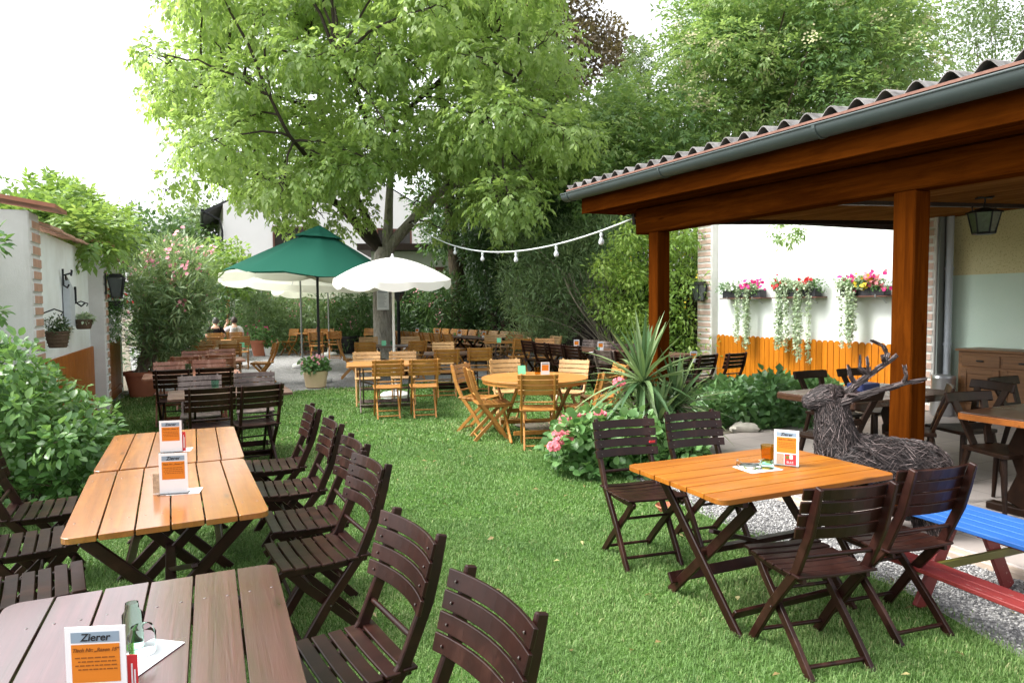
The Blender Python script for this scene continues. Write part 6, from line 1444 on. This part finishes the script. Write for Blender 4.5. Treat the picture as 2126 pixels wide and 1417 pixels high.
# ------------------------------------------------------------------ grass blades and pebbles
poly = np.array(LAWN)
def in_poly_np(x, y, P):
    c = np.zeros(len(x), bool); n = len(P)
    for i in range(n):
        x0, y0 = P[i]; x1, y1 = P[i-1]; k = ((y0 > y) != (y1 > y)) & (x < (x1-x0)*(y-y0)/(y1-y0+1e-12)+x0); c ^= k
    return c
V_ = []; T_ = []; N_ = []; off = 0
for y0, y1, dens, hh, ww in ((1.9, 3.4, 20000, .042, .0029), (3.4, 5.2, 13000, .042, .0037), (5.2, 8.0, 5600, .044, .0058), (8.0, 12.0, 1700, .05, .0115), (12.0, 16.0, 700, .05, .017)):
    xa, xb = -.78*y1-.3, .78*y1+.3; n = int(dens*(xb-xa)*(y1-y0)); x = rng.uniform(xa, xb, n); y = rng.uniform(y0, y1, n)
    edge = .06*rng.normal(size=(2, n)); k = in_poly_np(x+edge[0], y+edge[1], LAWN) & (np.abs(x) < .78*y+.3); x = x[k]; y = y[k]; n = len(x)
    pat = .5+.5*np.sin(x*3.1+1.3*np.sin(y*2.3))*np.sin(y*2.7+x*.8+1.1*np.sin(x*1.9)); h = hh*(.5+.55*rng.random(n))*(.62+.42*pat+.2*np.sin(x*7.3+y*2.1)*np.sin(y*6.7-x*1.3)); a = rng.uniform(0, 2*PI, n); lean = .25+.85*rng.random(n); pat2 = .5+.5*np.sin(x*1.37+2.1*np.sin(y*.9+.4)+.6)*np.sin(y*1.61+1.7*np.sin(x*.8))
    s = np.stack([-np.sin(a), np.cos(a), 0*a], 1)*(ww*(.7+.6*rng.random(n)))[:, None]*.5; d = np.stack([np.cos(a)*lean, np.sin(a)*lean, np.ones(n)], 1); p = np.stack([x, y, np.full(n, .004)], 1)
    m = p+d*np.stack([h*.30, h*.30, h*.62], 1); t = p+d*np.stack([h*.95, h*.95, h*(1-.32*lean)], 1)
    V_.append(np.stack([p-s, p+s, m-s*.8, m+s*.8, t], 1).reshape(-1, 3)); f = np.array([(0,1,3),(0,3,2),(2,3,4)]); T_.append((f[None]+(np.arange(n)*5+off)[:, None, None]).reshape(-1, 3)); off += 5*n
    tt = np.clip(.02+.62*rng.random(n)+.36*(pat2-.15)+.10*np.sin(x*6.1+2*np.sin(y*4.3))*np.sin(y*5.2), 0, .93); dry = rng.random(n) < .03+.22*np.clip(pat2-.55, 0, 1); tt[dry] = rng.uniform(.9, 1, dry.sum()); N_.append(np.repeat(tt, 5))
o = npmesh('grass', np.vstack(V_), np.vstack(T_), np.concatenate(N_), MAT['grass']); tag(o, 'short green lawn grass between the tables', 'grass', kind='stuff')
ico = np.array([(0,0,1),(.894,0,.447),(.276,.851,.447),(-.724,.526,.447),(-.724,-.526,.447),(.276,-.851,.447),(.724,.526,-.447),(-.276,.851,-.447),(-.894,0,-.447),(-.276,-.851,-.447),(.724,-.526,-.447),(0,0,-1)])
icf = np.array([(0,1,2),(0,2,3),(0,3,4),(0,4,5),(0,5,1),(1,6,2),(2,7,3),(3,8,4),(4,9,5),(5,10,1),(1,10,6),(2,6,7),(3,7,8),(4,8,9),(5,9,10),(6,11,7),(7,11,8),(8,11,9),(9,11,10),(10,11,6)])
STRIP = [(1.0, 7.4), (1.2, 6.1), (1.42, 5.45), (1.66, 4.9), (1.99, 4.35), (2.26, 3.87), (2.36, 3.2), (2.62, 2.2), (4.0, 2.2), (2.78, 5.2), (2.1, 6.7), (1.5, 7.9)]
n = 60000; x = rng.uniform(1.0, 4.0, n); y = rng.uniform(2.2, 7.6, n); k = in_poly_np(x, y, STRIP) & (x < .79*y+.1); x = x[k]; y = y[k]; n = min(len(x), 24000); x = x[:n]; y = y[:n]
sz = rng.uniform(.005, .0105, n); A = rng.uniform(.55, 1.2, (n, 3))*sz[:, None]; an = rng.uniform(0, 2*PI, n); sh = ico[None]*(1+.18*rng.normal(size=(n, 12, 1)))*A[:, None]
c, s_ = np.cos(an)[:, None], np.sin(an)[:, None]; X = sh[..., 0]*c-sh[..., 1]*s_; Y = sh[..., 0]*s_+sh[..., 1]*c; vv = np.stack([X+x[:, None], Y+y[:, None], sh[..., 2]*.75+(sz*.4)[:, None]], -1).reshape(-1, 3)
o = npmesh('gravel', vv, (icf[None]+(np.arange(n)*12)[:, None, None]).reshape(-1, 3), np.repeat(rng.random(n), 12), MAT['pebble']); tag(o, 'grey pebbles of the gravel strip along the terrace', 'gravel', kind='stuff')
# a few fallen leaves
n = 170; x = rng.uniform(-3, 3.4, n); y = rng.uniform(2.3, 12, n); k = np.abs(x) < .75*y; x = x[k]; y = y[k]; n = len(x)
a = rng.uniform(0, 2*PI, n); Dv = np.stack([np.cos(a), np.sin(a), .25*rng.normal(size=n)], 1); Nn = np.stack([.3*rng.normal(size=n), .3*rng.normal(size=n), np.ones(n)], 1)
v, t, nv = leaf_arrays(np.stack([x, y, np.full(n, .042)], 1), Dv, Nn, rng.uniform(.03, .065, n), rng.uniform(.015, .03, n), .4, .2)
o = npmesh('fallen_leaves', v, t, np.repeat(rng.random(n), nv), leafmat('fallen_leaf', (.14, .09, .025), (.26, .19, .05), (.36, .32, .10), .2)); tag(o, 'small dry leaves fallen on the lawn', 'fallen leaves', kind='stuff')
bpy.context.view_layer.update()
